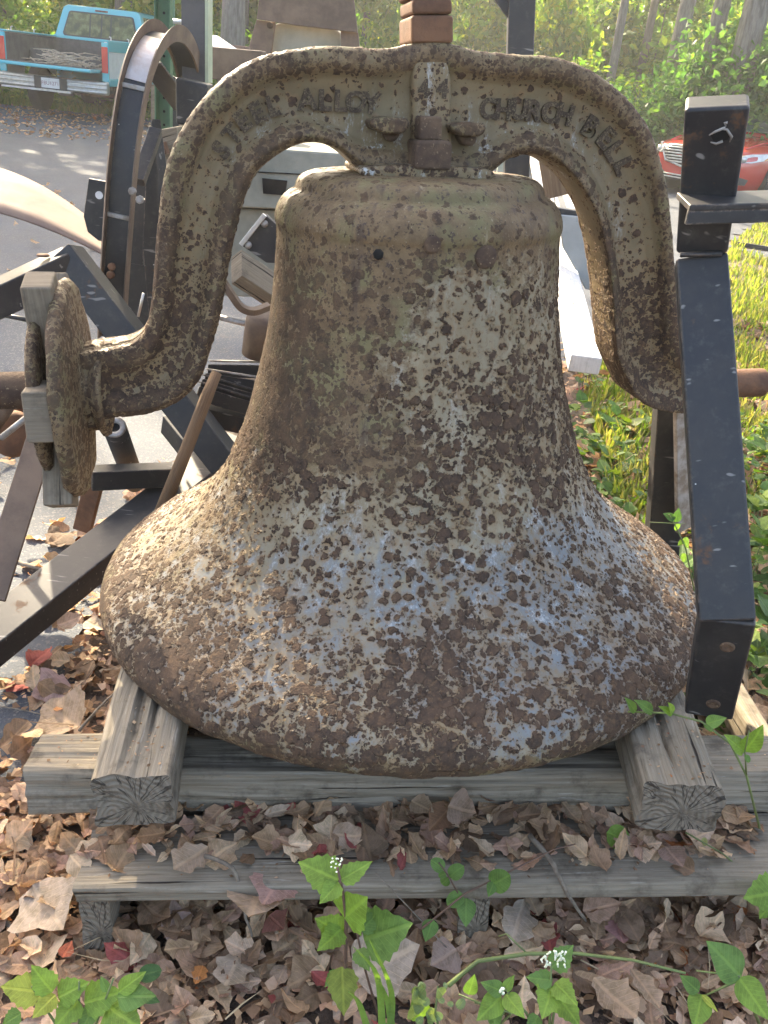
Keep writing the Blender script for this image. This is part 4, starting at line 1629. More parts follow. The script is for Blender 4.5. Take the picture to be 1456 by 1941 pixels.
def sweep(path, sec, wv):
    """sec: (across, outward) outline; outward points away from the hook's middle"""
    vs, fs = [], []
    n_ = len(sec)
    for i, p in enumerate(path):
        tg = (path[min(i + 1, len(path) - 1)] - path[max(i - 1, 0)]).normalized()
        w_ = (wv - tg * wv.dot(tg)).normalized()
        o_ = tg.cross(w_)
        if o_.y > 0 and i < len(path) * .45:
            o_ = -o_
        elif i >= len(path) * .45:
            prev = sweep.last
            if o_.dot(prev) < 0:
                o_ = -o_
        sweep.last = o_
        for a_, b_ in sec:
            vs.append(p + w_ * a_ + o_ * b_)
    for i in range(len(path) - 1):
        for k in range(n_):
            fs.append((i * n_ + k, i * n_ + (k + 1) % n_, (i + 1) * n_ + (k + 1) % n_, (i + 1) * n_ + k))
    fs.append(tuple(range(n_))[::-1])
    fs.append(tuple((len(path) - 1) * n_ + k for k in range(n_)))
    mb_ = MB()
    mb_.add(vs, fs)
    return mb_


hw = .031
sweep(path, [(-hw, -.003), (hw, -.003), (hw, .003), (-hw, .003)], wv).build('web', M['black'], CH, bevel=.001)
sweep(path, [(-hw - .006, -.010), (-hw, -.010), (-hw, .034), (-hw - .006, .027)], wv).build('rim', M['rustflat'], CH, bevel=.001)
sweep(path, [(hw, -.010), (hw + .006, -.010), (hw + .006, .034), (hw, .027)], wv).build('rim', M['rustflat'], CH, bevel=.001)
for i, ww in ((14, .006), (30, .006)):
    p = path[i]
    MB().box(p + Vector((0, -.006, 0)), wv * hw, Vector((0, 0, .006)), Vector((0, .004, 0))).build('weld_band', M['worn'], CH, bevel=.002)
# pale metallic patch near the crest
seg_ = path[31:44]
sweep(seg_, [(-hw + .002, .0036), (hw - .002, .0036), (hw - .002, .0052), (-hw + .002, .0052)], wv).build('pale_crest_patch', plain('pale_steel', (.50, .46, .43), (.42, .33, .27), .35, 12, .05, metal=.6), CH)
# inner stiffener plates and brace
mb = MB()
mb.prism([at(*q, y=2.72) for q in ((286, 225), (300, 330), (302, 560), (282, 600), (270, 470), (276, 330))], Vector((.02, .03, 0)))
mb.build('stiffener_plate', M['black'], CH, bevel=.002)
MB().beam(at(262, 345, y=2.60), at(296, 248, y=2.72), .035, .03, (0, -1, 0)).build('brace', M['black'], CH, bevel=.002)
MB().beam(at(283, 118, y=2.78), at(352, 210, y=2.98), .006, .075, (0, -1, .6)).build('cross_plate', M['black'], CH, bevel=.001)
# bracket plate with a hole
mb = MB()
bp = [(168, 338), (206, 345), (208, 462), (186, 456), (166, 440), (158, 410)]
mb.prism([at(*q, y=2.56) for q in bp], Vector((.0, .010, .0)))
br = mb.build('bracket_plate', M['black'], CH, bevel=.002)
MB().lathe([(.0005, .001), (.0105, .001), (.0105, -.002)], at(188, 370, y=2.559), Vector((0, -1, 0)), 18).build('bracket_hole', M['plate'], br)
for q in ((252, 362), (266, 378), (213, 505), (211, 520)):
    MB().lathe([(.001, .012), (.008, .012), (.011, .009), (.011, 0)], at(*q, y=2.47), Vector((0, -1, 0)), 8).build('bolt_head', M['worn'] if q[1] < 400 else M['rustred'], CH, bevel=.001)
single('threaded_rod', 'bright thin bolt stuck behind the curved channel', 'rod', MB().tube([at(262, 600, y=2.6), at(272, 556, y=2.6)], .004, 8), M['chrome'], smooth=True)
MB().beam(at(262, 375, y=2.9), at(258, 500, y=2.9), .05, .02, (0, -1, 0)).build('rear_plate', M['black'], CH, bevel=.002)
mb = MB()
mb.prism([at(*q, y=3.0) for q in ((232, 560), (238, 340), (300, 335), (300, 620), (250, 660))], Vector((0, .02, 0)))
single('steel_plate', 'dark steel plate standing behind the curved channel', 'steel plate', mb, M['black'], bevel=.002)

# green perforated sign post and pole
gp0, gp1 = at(303, 246, y=3.30), at(302, -60, y=3.30)
GP = thing('sign_post', 'green perforated U-channel sign post behind the curved channel', 'sign post', gp0)
xv = Vector((1, 0, -.11)).normalized()
gd = (gp1 - gp0)
c_ = (gp0 + gp1) / 2 + xv * .018
MB().box(c_, xv * .021, Vector((0, .002, 0)), gd / 2).build('web', M['green'], GP)
MB().box(c_ + xv * .024 + Vector((0, -.016, 0)), xv * .0025, Vector((0, .018, 0)), gd / 2).build('flange', M['green'], GP, bevel=.001)
MB().box(c_ - xv * .024 + Vector((0, -.016, 0)), xv * .0025, Vector((0, .018, 0)), gd / 2).build('flange', M['green'], GP, bevel=.001)
for k in range(11):
    p = gp0.lerp(gp1, .04 + k * .088) + xv * .016 + Vector((0, -.0035, 0))
    MB().lathe([(.0003, .001), (.0042, .001), (.0042, -.001)], p, Vector((0, -1, 0)), 10).build('post_hole', M['darkhole'], GP)
single('thin_pole', 'thin green pole beside the perforated sign post', 'pole', MB().tube([at(330, 200, y=3.7), at(326, -40, y=3.7)], .009, 10), M['green'], smooth=True)
single('cross_rod', 'short pale rod between the green pole and the dark column', 'rod', MB().tube([at(325, 40, y=3.6), at(356, 43, y=3.6)], .008, 8), M['chrome'], smooth=True)
single('steel_sheet', 'grey-blue steel sheet behind the green sign post', 'steel plate', MB().prism([at(*q, y=3.5) for q in ((320, 140), (338, 150), (338, 260), (318, 258))], Vector((0, .01, 0))), M['black'])

# dark box column with a pale edge, grey block under it
c0, c1 = at(371, 152, y=3.0), at(370, -50, y=3.0)
CO = thing('steel_column', 'dark square steel column with a pale green edge standing behind the yoke left', 'steel column', c0)
MB().box((c0 + c1) / 2, xv * .035, Vector((0, .03, 0)), (c1 - c0) / 2).build('column', M['bedliner'], CO, bevel=.002)
MB().box((c0 + c1) / 2 + xv * .0405, xv * .005, Vector((0, .03, 0)), (c1 - c0) / 2 * .99).build('edge_strip', M['green'] if False else plain('pale_green_strip', (.36, .40, .26), (.3, .33, .22), .6, 20, .1), CO, bevel=.001)
p, q = at(370, 240, y=2.78), at(369, 153, y=2.78)
single('steel_box', 'grey steel box section just above the left shoulder of the yoke', 'steel box', MB().box((p + q) / 2, xv * .046, Vector((0, .04, 0)), (q - p) / 2), M['black'], bevel=.006)

# rusty channel, planks
single('rusty_channel', 'brown rusty channel beam behind the left top of the yoke', 'steel beam', MB().beam(at(386, 118, y=3.6), at(500, 128, y=3.6), .10, .105, (0, 0, 1)), M['rustflat'], bevel=.004)
single('plank', 'pale plank slanting down above the rusty channel', 'plank', MB().beam(at(388, 72, y=3.7), at(440, 108, y=3.62), .12, .03, (0, 0, 1)), M['whitewood'], bevel=.002)
single('plank', 'short sunlit board lying on the rusty channel', 'plank', MB().beam(at(420, 95, y=3.75), at(470, 100, y=3.75), .10, .04, (0, 0, 1)), M['copper'], bevel=.002)
single('timber_post', 'grey weathered post with a brick chip left of the yoke', 'timber', MB().prism([at(*q, y=2.9) for q in ((300, 246), (335, 240), (345, 345), (300, 360))], Vector((0, .1, 0))), M['wood'], bevel=.004)
single('brick_chip', 'orange brick chip resting against the grey post', 'brick', MB().beam(at(299, 284, y=2.87), at(316, 280, y=2.87), .04, .035, (0, 0, 1)), M['rustred'], bevel=.003)
single('plank', 'tan plank behind the curved channel beside the green post', 'plank', MB().prism([at(*q, y=3.6) for q in ((286, 160), (300, 160), (300, 250), (286, 250))], Vector((0, .03, 0))), M['stub'])

# concrete blocks with rusty plates, behind
CBK = thing('concrete_block', 'long pale concrete block with a dark slot, seen through the left arch of the yoke', 'concrete block', at(580, 480, y=3.0))
mb = MB()
mb.prism([at(*q, y=3.0) for q in ((425, 300), (540, 283), (780, 300), (780, 410), (420, 392))], Vector((0, .5, 0)))
mb.build('upper_course', M['concrete'], CBK, bevel=.008)
mb = MB()
mb.prism([at(*q, y=3.06) for q in ((415, 394), (800, 410), (800, 580), (410, 560))], Vector((0, .4, 0)))
mb.build('lower_course', M['concrete'], CBK, bevel=.006)
mb = MB()
mb.prism([at(*q, y=2.992) for q in ((497, 338), (544, 343), (541, 366), (535, 370), (499, 367))], Vector((0, .02, 0)))
mb.build('slot', M['darkhole'], CBK)
mb = MB()
mb.prism([at(*q, y=2.994) for q in ((430, 322), (780, 341), (780, 343), (430, 324))], Vector((0, .02, 0)))
mb.build('joint', M['darkhole'], CBK)
UB = thing('concrete_block', 'upright concrete block with rounded top clamped between rusty plates behind the yoke', 'concrete block', at(580, 200, y=4.1))
mb = MB()
mb.prism([at(*q, y=4.1) for q in ((514, 260), (514, 58), (519, 47), (532, 42), (600, 44), (632, 52), (646, 62), (650, 260))], Vector((0, .35, 0)))
mb.build('block', M['concrete'], UB, bevel=.008)
RP = thing('rusty_hood', 'tapered brown rusty steel hood over the concrete block behind the yoke', 'steel hood', at(580, 200, y=4.05))
MB().prism([at(*q, y=4.03) for q in ((486, 36), (500, -60), (664, -60), (678, 62), (560, 48))], Vector((0, .02, 0))).build('top_plate', M['rustflat'], RP, bevel=.002)
MB().prism([at(*q, y=4.06) for q in ((486, 37), (522, 42), (512, 120), (505, 180), (455, 180), (466, 110))], Vector((0, .02, 0))).build('side_plate', M['rustflat'], RP, bevel=.002)
MB().prism([at(*q, y=4.06) for q in ((646, 58), (679, 62), (690, 180), (648, 180))], Vector((0, .02, 0))).build('side_plate', M['rustflat'], RP, bevel=.002)
MB().lathe([(.001, .01), (.012, .009), (.013, 0)], at(512, 48, y=4.055), Vector((0, -1, 0)), 8).build('bolt', M['rust'], RP)

# plate with bolts, planks, curved bar and rusty cylinder between leg and bell
t = thing('bracket', 'black steel plate with two bolts and a bright slanting edge, between yoke leg and bell', 'bracket', at(490, 490, y=2.4))
MB().prism([at(*q, y=2.42) for q in ((456, 464), (502, 406), (540, 440), (540, 500), (505, 498))], Vector((0, .02, 0))).build('plate', M['black'], t, bevel=.002)
MB().beam(at(457, 464, y=2.41), at(502, 407, y=2.41), .012, .012, (0, -1, 0)).build('bevel_edge', M['chrome'], t, bevel=.001)
for q in ((502, 424), (471, 464)):
    MB().lathe([(.001, .010), (.006, .0095), (.0095, .006), (.0095, 0)], at(*q, y=2.418), Vector((0, -1, 0)), 10).build('bolt_head', M['worn'], t, smooth=True)
single('plank', 'short grey board end slanting between yoke leg and bell', 'plank', MB().beam(at(448, 505, y=2.5), at(545, 570, y=2.6), .10, .045, (.3, -.6, 1)), M['stub'], bevel=.003)
cp2 = [at(424, 535, y=2.35), at(440, 560, y=2.35), at(458, 583, y=2.36), at(482, 590, y=2.37), at(510, 580, y=2.4)]
sweep.last = Vector((0, 0, 1))
single('curved_bar', 'curved rusty flat bar between yoke leg and bell', 'steel bar', MB().tube(smooth_path(cp2), .012, 4), M['rustflat'])
RC = thing('rusty_cylinder', 'rusty upright cylinder with pale rounded top beside the bell waist', 'steel cylinder', at(490, 670, y=2.4))
p = at(492, 672, y=2.45)
MB().lathe([(.05, 0), (.05, .10), (.047, .115), (.038, .122), (.01, .124)], p, Vector((.1, -.1, 1)), 28).build('body', M['rustflat'], RC, smooth=True)
single('thin_pole', 'pale thin rail lying on the asphalt between yoke leg and bell', 'pole', MB().tube([at(400, 598, y=3.0), at(500, 622, y=3.0)], .010, 8), M['worn'], smooth=True)

# curved pale sheet at the left
sp_c = [(-30, 352, 2.9), (40, 392, 2.85), (100, 425, 2.8), (150, 453, 2.78), (200, 478, 2.75)]
mb = MB()
vs, fs = [], []
nseg = 24
for i in range(nseg + 1):
    t = i / nseg
    x = -40 + 250 * t
    top = 318 + (x * .30) + (x / 200) ** 2 * 62
    botm = 402 + (x * .30) + (x / 200) ** 2 * 26 - 6 * t
    for k in range(5):
        s_ = k / 4
        vs.append(at(x, top + (botm - top) * s_, y=3.05 - .35 * s_ - .1 * t))
for i in range(nseg):
    for k in range(4):
        a = i * 5 + k
        fs.append((a, a + 1, a + 6, a + 5))
mb.add(vs, fs)
o = single('curved_sheet', 'pale pinkish curved sheet of metal lying in the sun at the left edge', 'metal sheet', mb, M['copper'], smooth=True)
sol = o.modifiers.new('thickness', 'SOLIDIFY')
sol.thickness = .006

# black post with gusset at the right
p0, p1 = at(978, 345, y=3.2), at(990, -60, y=3.2)
xr = Vector((1, 0, -.11)).normalized()
BPST = thing('steel_post', 'black steel post with a corner gusset behind the right half of the yoke', 'steel post', p0)
MB().box((p0 + p1) / 2, xr * .042, Vector((0, .035, 0)), (p1 - p0) / 2).build('post', M['black'], BPST, bevel=.003)
MB().prism([at(*q, y=3.19) for q in ((930, -20), (938, 0), (978, 54), (982, -30))], Vector((0, .03, 0))).build('gusset', M['black'], BPST, bevel=.002)
single('glass_panel', 'pale green translucent strip beside the black post under the right arch', 'panel', MB().prism([at(*q, y=3.3) for q in ((946, 296), (966, 290), (962, 340), (940, 344))], Vector((0, .02, 0))), plain('pale_green_panel', (.42, .46, .40), (.35, .40, .33), .4, 10, .05))

# white lumber and panel
WP = (((1016, 285), (1109, 692), 5.2, 2.2, .078, 'sunlit white painted plank leaning nearest the bell, its foot among the leaves'),
      ((1062, 285), (1172, 590), 3.9, 2.85, .085, 'upper white painted plank slanting under the right arch of the yoke'))
for pa, pb, ya, yb, w_, lab in WP:
    p, q = at(*pa, y=ya), at(*pb, y=yb)
    single('white_plank', lab, 'plank', MB().beam(p, q, w_, .045, (0, -.2, 1)), M['whitewood'], bevel=.004, group='white planks leaning behind the bell')
single('plank', 'brown shaded plank between the two white planks', 'plank', MB().beam(at(1042, 285, y=3.05), at(1056, 372, y=3.05), .075, .03, (0, -1, 0)), M['stick'], bevel=.002)
single('grey_board', 'grey white board with dark stains standing behind the white planks', 'board', MB().prism([at(*q, y=2.95) for q in ((1060, 408), (1105, 412), (1160, 560), (1110, 548), (1085, 500), (1068, 470))], Vector((0, .03, 0))), plain('stained_white_board', (.27, .28, .27), (.22, .23, .22), .7, 6, .1, fleck=((.10, .11, .09), .72)), bevel=.002)
single('steel_bar', 'dark bar with bright top edge crossing behind the white planks', 'steel bar', MB().beam(at(1055, 405, y=3.0), at(1100, 412, y=3.0), .05, .04, (0, 0, 1)), M['black'], bevel=.002)
single('angle_iron', 'dark angle iron lying on the asphalt at the right edge', 'angle iron', MB().beam(atg(1398, 462, .02), atg(1500, 478, .02), .05, .04, (0, 0, 1)), M['black'], bevel=.002)
single('stake', 'small dark wooden stake end in the grass behind the stand leg', 'stake', MB().beam(atg(1372, 545, .0), at(1382, 528, y=atg(1372, 545).y), .05, .05, (0, -1, 0)), M['stick'], bevel=.002)


# ------------------------------------------------------------------ the pickup truck (own axes: x right, y forwards, z up, origin under the middle of its tail)
tr_c = at(104, 133, y=16.3)
TRZ = .05
TRM = Matrix.Translation((tr_c.x, 16.3, TRZ)) @ Matrix.Rotation(R(-1.0), 4, 'Z') @ Matrix.Scale(.97, 4)
TR = thing('pickup_truck', 'teal and white old pickup with its tailgate down at the edge of the parking lot', 'pickup truck', matrix=TRM)


def tb(*a, **k):
    return MB().box(*a, **k)


def Bx(c, sx, sy, sz, mi=0):
    return MB().box(c, (sx / 2, 0, 0), (0, sy / 2, 0), (0, 0, sz / 2), mi)


def put(mb, name, m, par=None, **kw):
    return mb.build(name, m, par or TR, local=True, **kw)


# bed
for sx in (-1, 1):
    x = sx * .93
    mb = MB()
    mb.prism([(x, .0, .62), (x, .0, 1.26), (x, 2.2, 1.29), (x, 2.2, .60), (x, 1.68, .60), (x, 1.60, .84), (x, 1.30, .98), (x, 1.00, .92), (x, .82, .74), (x, .76, .56)], (-sx * .07, 0, 0))
    w_ = put(mb, 'bed_side', M['white'], bevel=.02)
    put(Bx((x + sx * .004, 1.1, 1.19), .03, 2.2, .15), 'upper_band', M['teal'], w_, bevel=.008)
    put(Bx((x + sx * .004, .40, .64), .028, .78, .12), 'lower_band', M['teal'], w_, bevel=.008)
    put(Bx((sx * .87, 1.1, 1.275), .15, 2.2, .03), 'bed_rail', M['teal'], w_, bevel=.01)
    put(Bx((sx * .885, 0.0, .95), .115, .05, .60), 'rear_pillar', M['teal'], w_, bevel=.01)
    put(Bx((sx * .885, -.028, .985), .105, .03, .40), 'tail_light', M['taillight'], TR, bevel=.012)
    put(Bx((sx * .852, 1.1, 1.03), .012, 2.16, .44), 'bed_lining', M['bedliner'], w_)
    put(Bx((sx * .70, 1.30, .92), .24, .85, .26), 'wheel_well', M['bedliner'], TR, bevel=.06)
    for yy in (.35, 1.3):
        put(MB().tube([(sx * .87, yy, 1.28), (sx * .87, yy, 1.34), (sx * .84, yy, 1.345)], .012, 6), 'tie_down', M['chrome'], w_)
put(Bx((0, 1.1, .80), 1.72, 2.2, .04), 'bed_floor', M['bedliner'])
put(Bx((0, 2.18, 1.03), 1.72, .05, .46), 'bed_front', M['bedliner'])
put(Bx((0, 2.19, 1.275), 1.72, .07, .06), 'front_rail', M['teal'], bevel=.01)
# tailgate lying open
tg = put(Bx((0, -.26, .80), 1.60, .50, .055), 'tailgate', M['teal'], bevel=.015)
put(Bx((0, -.26, .832), 1.50, .46, .008), 'inner_panel', M['bedliner'], tg)
for k in range(5):
    put(Bx((0, -.06 - k * .1, .838), 1.44, .03, .008), 'rib', M['bedliner'], tg)
# bumper with three ribs
bp_ = put(Bx((0, -.10, .545), 1.92, .16, .20), 'bumper', M['chrome'], bevel=.03)
for z_ in (.48, .545, .61):
    put(MB().tube([(-.95, -.185, z_), (.95, -.185, z_)], .022, 10), 'bumper_rib', M['chrome'], bp_, smooth=True)
put(Bx((0, -.205, .545), .56, .03, .19), 'plate_recess', M['darkplastic'], bp_)
lp = put(Bx((.0, -.224, .545), .31, .008, .155), 'licence_plate', M['plate'], TR)


def flat_text(txt, name, m, par, mtx, size, local_parent):
    cu = bpy.data.curves.new(name, 'FONT')
    cu.body = txt
    cu.align_x = 'CENTER'
    cu.align_y = 'CENTER'
    cu.size = size
    cu.extrude = .001
    tmp = bpy.data.objects.new(name, cu)
    me = bpy.data.meshes.new_from_object(tmp)
    bpy.data.objects.remove(tmp)
    me.transform(mtx)
    me.materials.clear()
    me.materials.append(m)
    o = bpy.data.objects.new(name, me)
    COL.objects.link(o)
    o.parent = par
    return o


flat_text('FBU1271', 'plate_number', M['plateink'], lp, Matrix.Translation((0, -.230, .540)) @ Matrix.Rotation(R(90), 4, 'X'), .082, None)
put(Bx((-.25, -.20, .43), 1.2, .05, .03), 'step_bar', M['chrome'], bp_)
# cab
secs = [(1.26, .87, 2.28), (1.33, .86, 2.30), (1.78, .74, 2.46), (1.84, .68, 2.60)]
mb = MB()
cab = [(-.88, 2.26, .52), (.88, 2.26, .52), (.90, 2.26, 1.24), (.735, 2.40, 1.80), (.66, 2.44, 1.84), (-.66, 2.44, 1.84), (-.735, 2.40, 1.80), (-.90, 2.26, 1.24)]
cab2 = [(x, 3.55 if z > 1.3 else 3.9, z) for x, y, z in cab]
n_ = len(cab)
mb.add(cab + cab2, [tuple(range(n_)), tuple(range(2 * n_ - 1, n_ - 1, -1))] + [(i, i + n_, (i + 1) % n_ + n_, (i + 1) % n_) for i in range(n_)])
cb_ = put(mb, 'cab', M['teal'], bevel=.03)


def quad_plate(name, pts, m, par, d, **kw):
    mb_ = MB()
    mb_.prism(pts, d)
    return put(mb_, name, m, par, **kw)


def rear_pt(x, z, off):
    t = (z - 1.24) / .56
    return (x, 2.26 + t * .14 - off, z)


def rrect(x0, x1, z0, z1, r_, f, top=0):
    o_ = []
    for cx, cz, a0_ in ((x1 - r_ - top, z1 - r_, 0), (x0 + r_ + top, z1 - r_, 90), (x0 + r_, z0 + r_, 180), (x1 - r_, z0 + r_, 270)):
        for k in range(4):
            a = R(a0_ + k * 30)
            o_.append(f(cx + r_ * math.cos(a), cz + r_ * math.sin(a)))
    return o_


quad_plate('window_seal', rrect(-.72, .72, 1.30, 1.74, .06, lambda x, z: rear_pt(x, z, .004), .09), M['darkplastic'], cb_, (0, .02, 0))
M['truckglass'] = plain('painted_view_glass', (.045, .055, .028), (.12, .135, .055), .25, 7, 0, spec=.25)  # green light from the woods behind, painted into the opaque glass
quad_plate('rear_window', rrect(-.69, .69, 1.33, 1.715, .05, lambda x, z: rear_pt(x, z, .009), .085), M['truckglass'], cb_, (0, .008, 0))
for x in (-.20, .20, .02):
    quad_plate('window_divider', [rear_pt(x - .012, 1.33, .012), rear_pt(x + .012, 1.33, .012), rear_pt(x + .012, 1.71, .012), rear_pt(x - .012, 1.71, .012)], M['darkplastic'], cb_, (0, .006, 0))
quad_plate('brake_light', [rear_pt(-.12, 1.765, .006), rear_pt(.12, 1.765, .006), rear_pt(.12, 1.795, .006), rear_pt(-.12, 1.795, .006)], M['rustred'], cb_, (0, .02, 0))
for sx in (-1, 1):
    mb = MB()
    mb.prism([(sx * .895, 2.42, 1.28), (sx * .895, 3.6, 1.28), (sx * .74, 3.45, 1.76), (sx * .74, 2.55, 1.76)], (sx * .006, 0, .002))
    put(mb, 'side_window', M['truckglass'], cb_)
mb = MB()
hood_s = [(-.88, 3.85, .52), (.88, 3.85, .52), (.90, 3.85, 1.15), (.86, 3.85, 1.22), (-.86, 3.85, 1.22), (-.90, 3.85, 1.15)]
hood_e = [(x, 5.1, z - (.06 if z > 1 else 0)) for x, y, z in hood_s]
n_ = 6
mb.add(hood_s + hood_e, [tuple(range(n_)), tuple(range(2 * n_ - 1, n_ - 1, -1))] + [(i, i + n_, (i + 1) % n_ + n_, (i + 1) % n_) for i in range(n_)])
put(mb, 'bonnet', M['teal'], bevel=.03)
for sx in (-1, 1):
    for y_ in (1.28, 4.4):
        mb = MB()
        mb.lathe([(.19, -.12), (.33, -.12), (.375, -.095), (.385, 0), (.375, .095), (.33, .12), (.19, .12)], (sx * .80, y_, .385), (1, 0, 0), 36)
        wh = put(mb, 'wheel', M['tyre'], TR, smooth=False, bevel=.006)
        put(MB().lathe([(.01, -.06), (.19, -.075), (.20, -.10), (.20, .10), (.19, .075), (.01, .06)], (sx * .80, y_, .385), (1, 0, 0), 24), 'rim', M['chrome'], wh)
put(MB().tube([(-.8, 1.28, .385), (.8, 1.28, .385)], .055, 12), 'rear_axle', M['rustdark'], smooth=True)
put(MB().lathe([(.02, -.14), (.12, -.10), (.17, 0), (.12, .10), (.02, .14)], (.10, 1.28, .385), (0, 1, 0), 18), 'axle_housing', M['rustdark'], smooth=True)
put(Bx((0, 2.6, .50), 1.3, 4.6, .14), 'chassis', M['darkplastic'])
put(MB().tube([(.45, .1, .42), (.62, .8, .40), (.62, 2.2, .40)], .035, 10), 'exhaust_pipe', M['rustred'], smooth=True)
put(MB().lathe([(.02, -.14), (.11, -.12), (.11, .12), (.02, .14)], (-.12, .75, .44), (1, 0, 0), 16), 'silencer', M['chrome'], smooth=True)
# sticks on the tailgate and floor
r = random.Random(4)
mb = MB()
for k in range(46):
    x0, y0 = r.uniform(-.15, .70), r.uniform(-.42, .5)
    a = r.uniform(-.5, .5) + (PI if r.random() < .5 else 0)
    L = r.uniform(.2, .7)
    p = Vector((x0, y0, .845 + r.uniform(0, .14)))
    q = p + Vector((math.cos(a) * L, math.sin(a) * L * .7, r.uniform(-.05, .08)))
    q.x = max(-.75, min(.78, q.x))
    q.z = max(q.z, .845)
    mid_ = (p + q) / 2 + Vector((r.uniform(-.05, .05), r.uniform(-.05, .05), r.uniform(-.01, .07)))
    mb.tube([TRM @ p, TRM @ mid_, TRM @ q], [.012, .010, .005], 5)
mb.tube([TRM @ Vector((-.50, .2, .90)), TRM @ Vector((-.30, -.1, .86))], .012, 5)
o = mb.build('brush_pile', M['drystick'], None, smooth=True)
o['kind'] = 'stuff'

# ------------------------------------------------------------------ the red car (x right, y forwards, origin under its front bumper)
cc = at(1316, 318, y=15.0)
CM = Matrix.Translation((cc.x, 15.0, .0)) @ Matrix.Rotation(R(180 - 42), 4, 'Z')
CAR = thing('red_car', 'shiny red saloon car with chrome slatted grille parked beyond the stand at the right', 'car', matrix=CM)


def putc(mb, name, m, par=None, **kw):
    return mb.build(name, m, par or CAR, local=True, **kw)


# lower body: sections along y (negative = rearwards); each (y, half width, z bottom, z shoulder, z top centre)
SEC = [(.0, .52, .30, .60, .66), (-.06, .68, .22, .66, .73), (-.20, .80, .19, .72, .80), (-.45, .88, .18, .76, .86), (-.9, .92, .18, .82, .94), (-1.35, .925, .18, .87, 1.0), (-2.2, .925, .18, .92, 1.0), (-3.2, .925, .18, .94, 1.02), (-4.0, .90, .2, .96, 1.08), (-4.6, .82, .25, .95, 1.05), (-4.85, .66, .35, .88, .95)]
mb = MB()
ringn = None
vs = []
for y_, hw_, zb, zs_, zt in SEC:
    half = [(hw_ * .86, zb), (hw_ * .97, zb + .10), (hw_, (zb + zs_) / 2), (hw_ * .985, zs_ - .06), (hw_ * .93, zs_), (hw_ * .78, zs_ + (zt - zs_) * .55), (hw_ * .45, zt - .012), (0, zt)]
    ring = [(x, y_, z) for x, z in half] + [(-x, y_, z) for x, z in half[-2::-1]]
    ringn = len(ring)
    vs += ring
fs = []
for i in range(len(SEC) - 1):
    for k in range(ringn - 1):
        fs.append((i * ringn + k, (i + 1) * ringn + k, (i + 1) * ringn + k + 1, i * ringn + k + 1))
fs.append(tuple(range(ringn)))
fs.append(tuple((len(SEC) - 1) * ringn + k for k in range(ringn))[::-1])
mb.add(vs, fs)
body = putc(mb, 'body', M['red'], smooth=True)
sub = body.modifiers.new('smooth', 'SUBSURF')
sub.levels = 2
sub.render_levels = 2
# cabin
mb = MB()
gh = [(-1.15, .80, .97), (-2.05, .66, 1.42), (-3.2, .64, 1.44), (-4.1, .76, 1.06)]
vs = []
for y_, hw_, z in gh:
    vs += [(-hw_, y_, z), (hw_, y_, z)]
low = [(-.86, -1.05, .92), (.86, -1.05, .92), (-.86, -4.2, .98), (.86, -4.2, .98)]
mb.add(vs + low, [(0, 1, 3, 2), (2, 3, 5, 4), (4, 5, 7, 6), (8, 9, 1, 0), (9, 11, 7, 5, 3, 1), (8, 0, 2, 4, 6, 10), (10, 6, 7, 11)])
putc(mb, 'cabin', M['red'], bevel=.05)
mb = MB()
mb.prism([(-.72, -1.17, 1.002), (.72, -1.17, 1.002), (.60, -2.02, 1.415), (-.60, -2.02, 1.415)], (0, .01, .022))
putc(mb, 'windscreen', plain('windscreen_glass', (.10, .16, .13), (.07, .11, .09), .05, 3, 0, spec=.9))
for sx in (-1, 1):
    mb = MB()
    mb.prism([(sx * .80, -1.5, 1.02), (sx * .665, -2.1, 1.37), (sx * .655, -3.1, 1.38), (sx * .79, -3.8, 1.05)], (sx * .03, 0, .012))
    putc(mb, 'side_window', M['glass'])
# hood creases
for sx in (-1, 1):
    for a_, b_ in ((.30, .50), (.62, .74)):
        mb = MB()
        mb.tube([(sx * a_, -.28, .815 - a_ * .06), (sx * (a_ + .04), -.7, .905 - a_ * .06), (sx * b_, -1.1, .965 - b_ * .06)], .012, 8)
        putc(mb, 'bonnet_crease', M['red'], body, smooth=True)
# grille: dark mouth with chrome slats


def nose_y(x):
    return -.0 - (abs(x) / .72) ** 2.2 * .12


def front_plate(name, outline, m, par, d0, d1, **kw):
    mb_ = MB()
    pts_ = [(x, nose_y(x) + d0, z) for x, z in outline]
    pts2 = [(x, nose_y(x) + d1, z) for x, z in outline]
    n__ = len(pts_)
    mb_.add(pts_ + pts2, [tuple(range(n__)), tuple(range(2 * n__ - 1, n__ - 1, -1))] + [(i, (i + 1) % n__, (i + 1) % n__ + n__, i + n__) for i in range(n__)])
    return putc(mb_, name, m, par, **kw)


gr = front_plate('grille', [(-.58, .62), (-.50, .50), (-.2, .44), (.2, .44), (.50, .50), (.58, .62), (.45, .70), (0, .715), (-.45, .70)], M['darkplastic'], CAR, .055, -.05)
for k in range(6):
    z = .475 + k * .041
    hw_ = .46 + .10 * min(1, k / 3.0) - (.05 if k == 5 else 0)
    mb = MB()
    pts_ = [(x, nose_y(x) + .066, z + .012 * (1 - (x / .6) ** 2)) for x in np.linspace(-hw_, hw_, 11)]
    mb.tube(pts_, .0135, 6)
    putc(mb, 'slat', M['chrome'], gr, smooth=True)
rimp = [(-.60, .63), (-.51, .49), (-.2, .43), (.2, .43), (.51, .49), (.60, .63), (.46, .715), (0, .73), (-.46, .715), (-.60, .63)]
mb = MB()
mb.tube([(x, nose_y(x) + .060, z) for x, z in rimp], .016, 6)
putc(mb, 'grille_frame', M['chrome'], gr, smooth=True)
lg = front_plate('lower_grille', [(-.62, .34), (-.55, .22), (.55, .22), (.62, .34)], M['darkplastic'], CAR, .055, -.1)
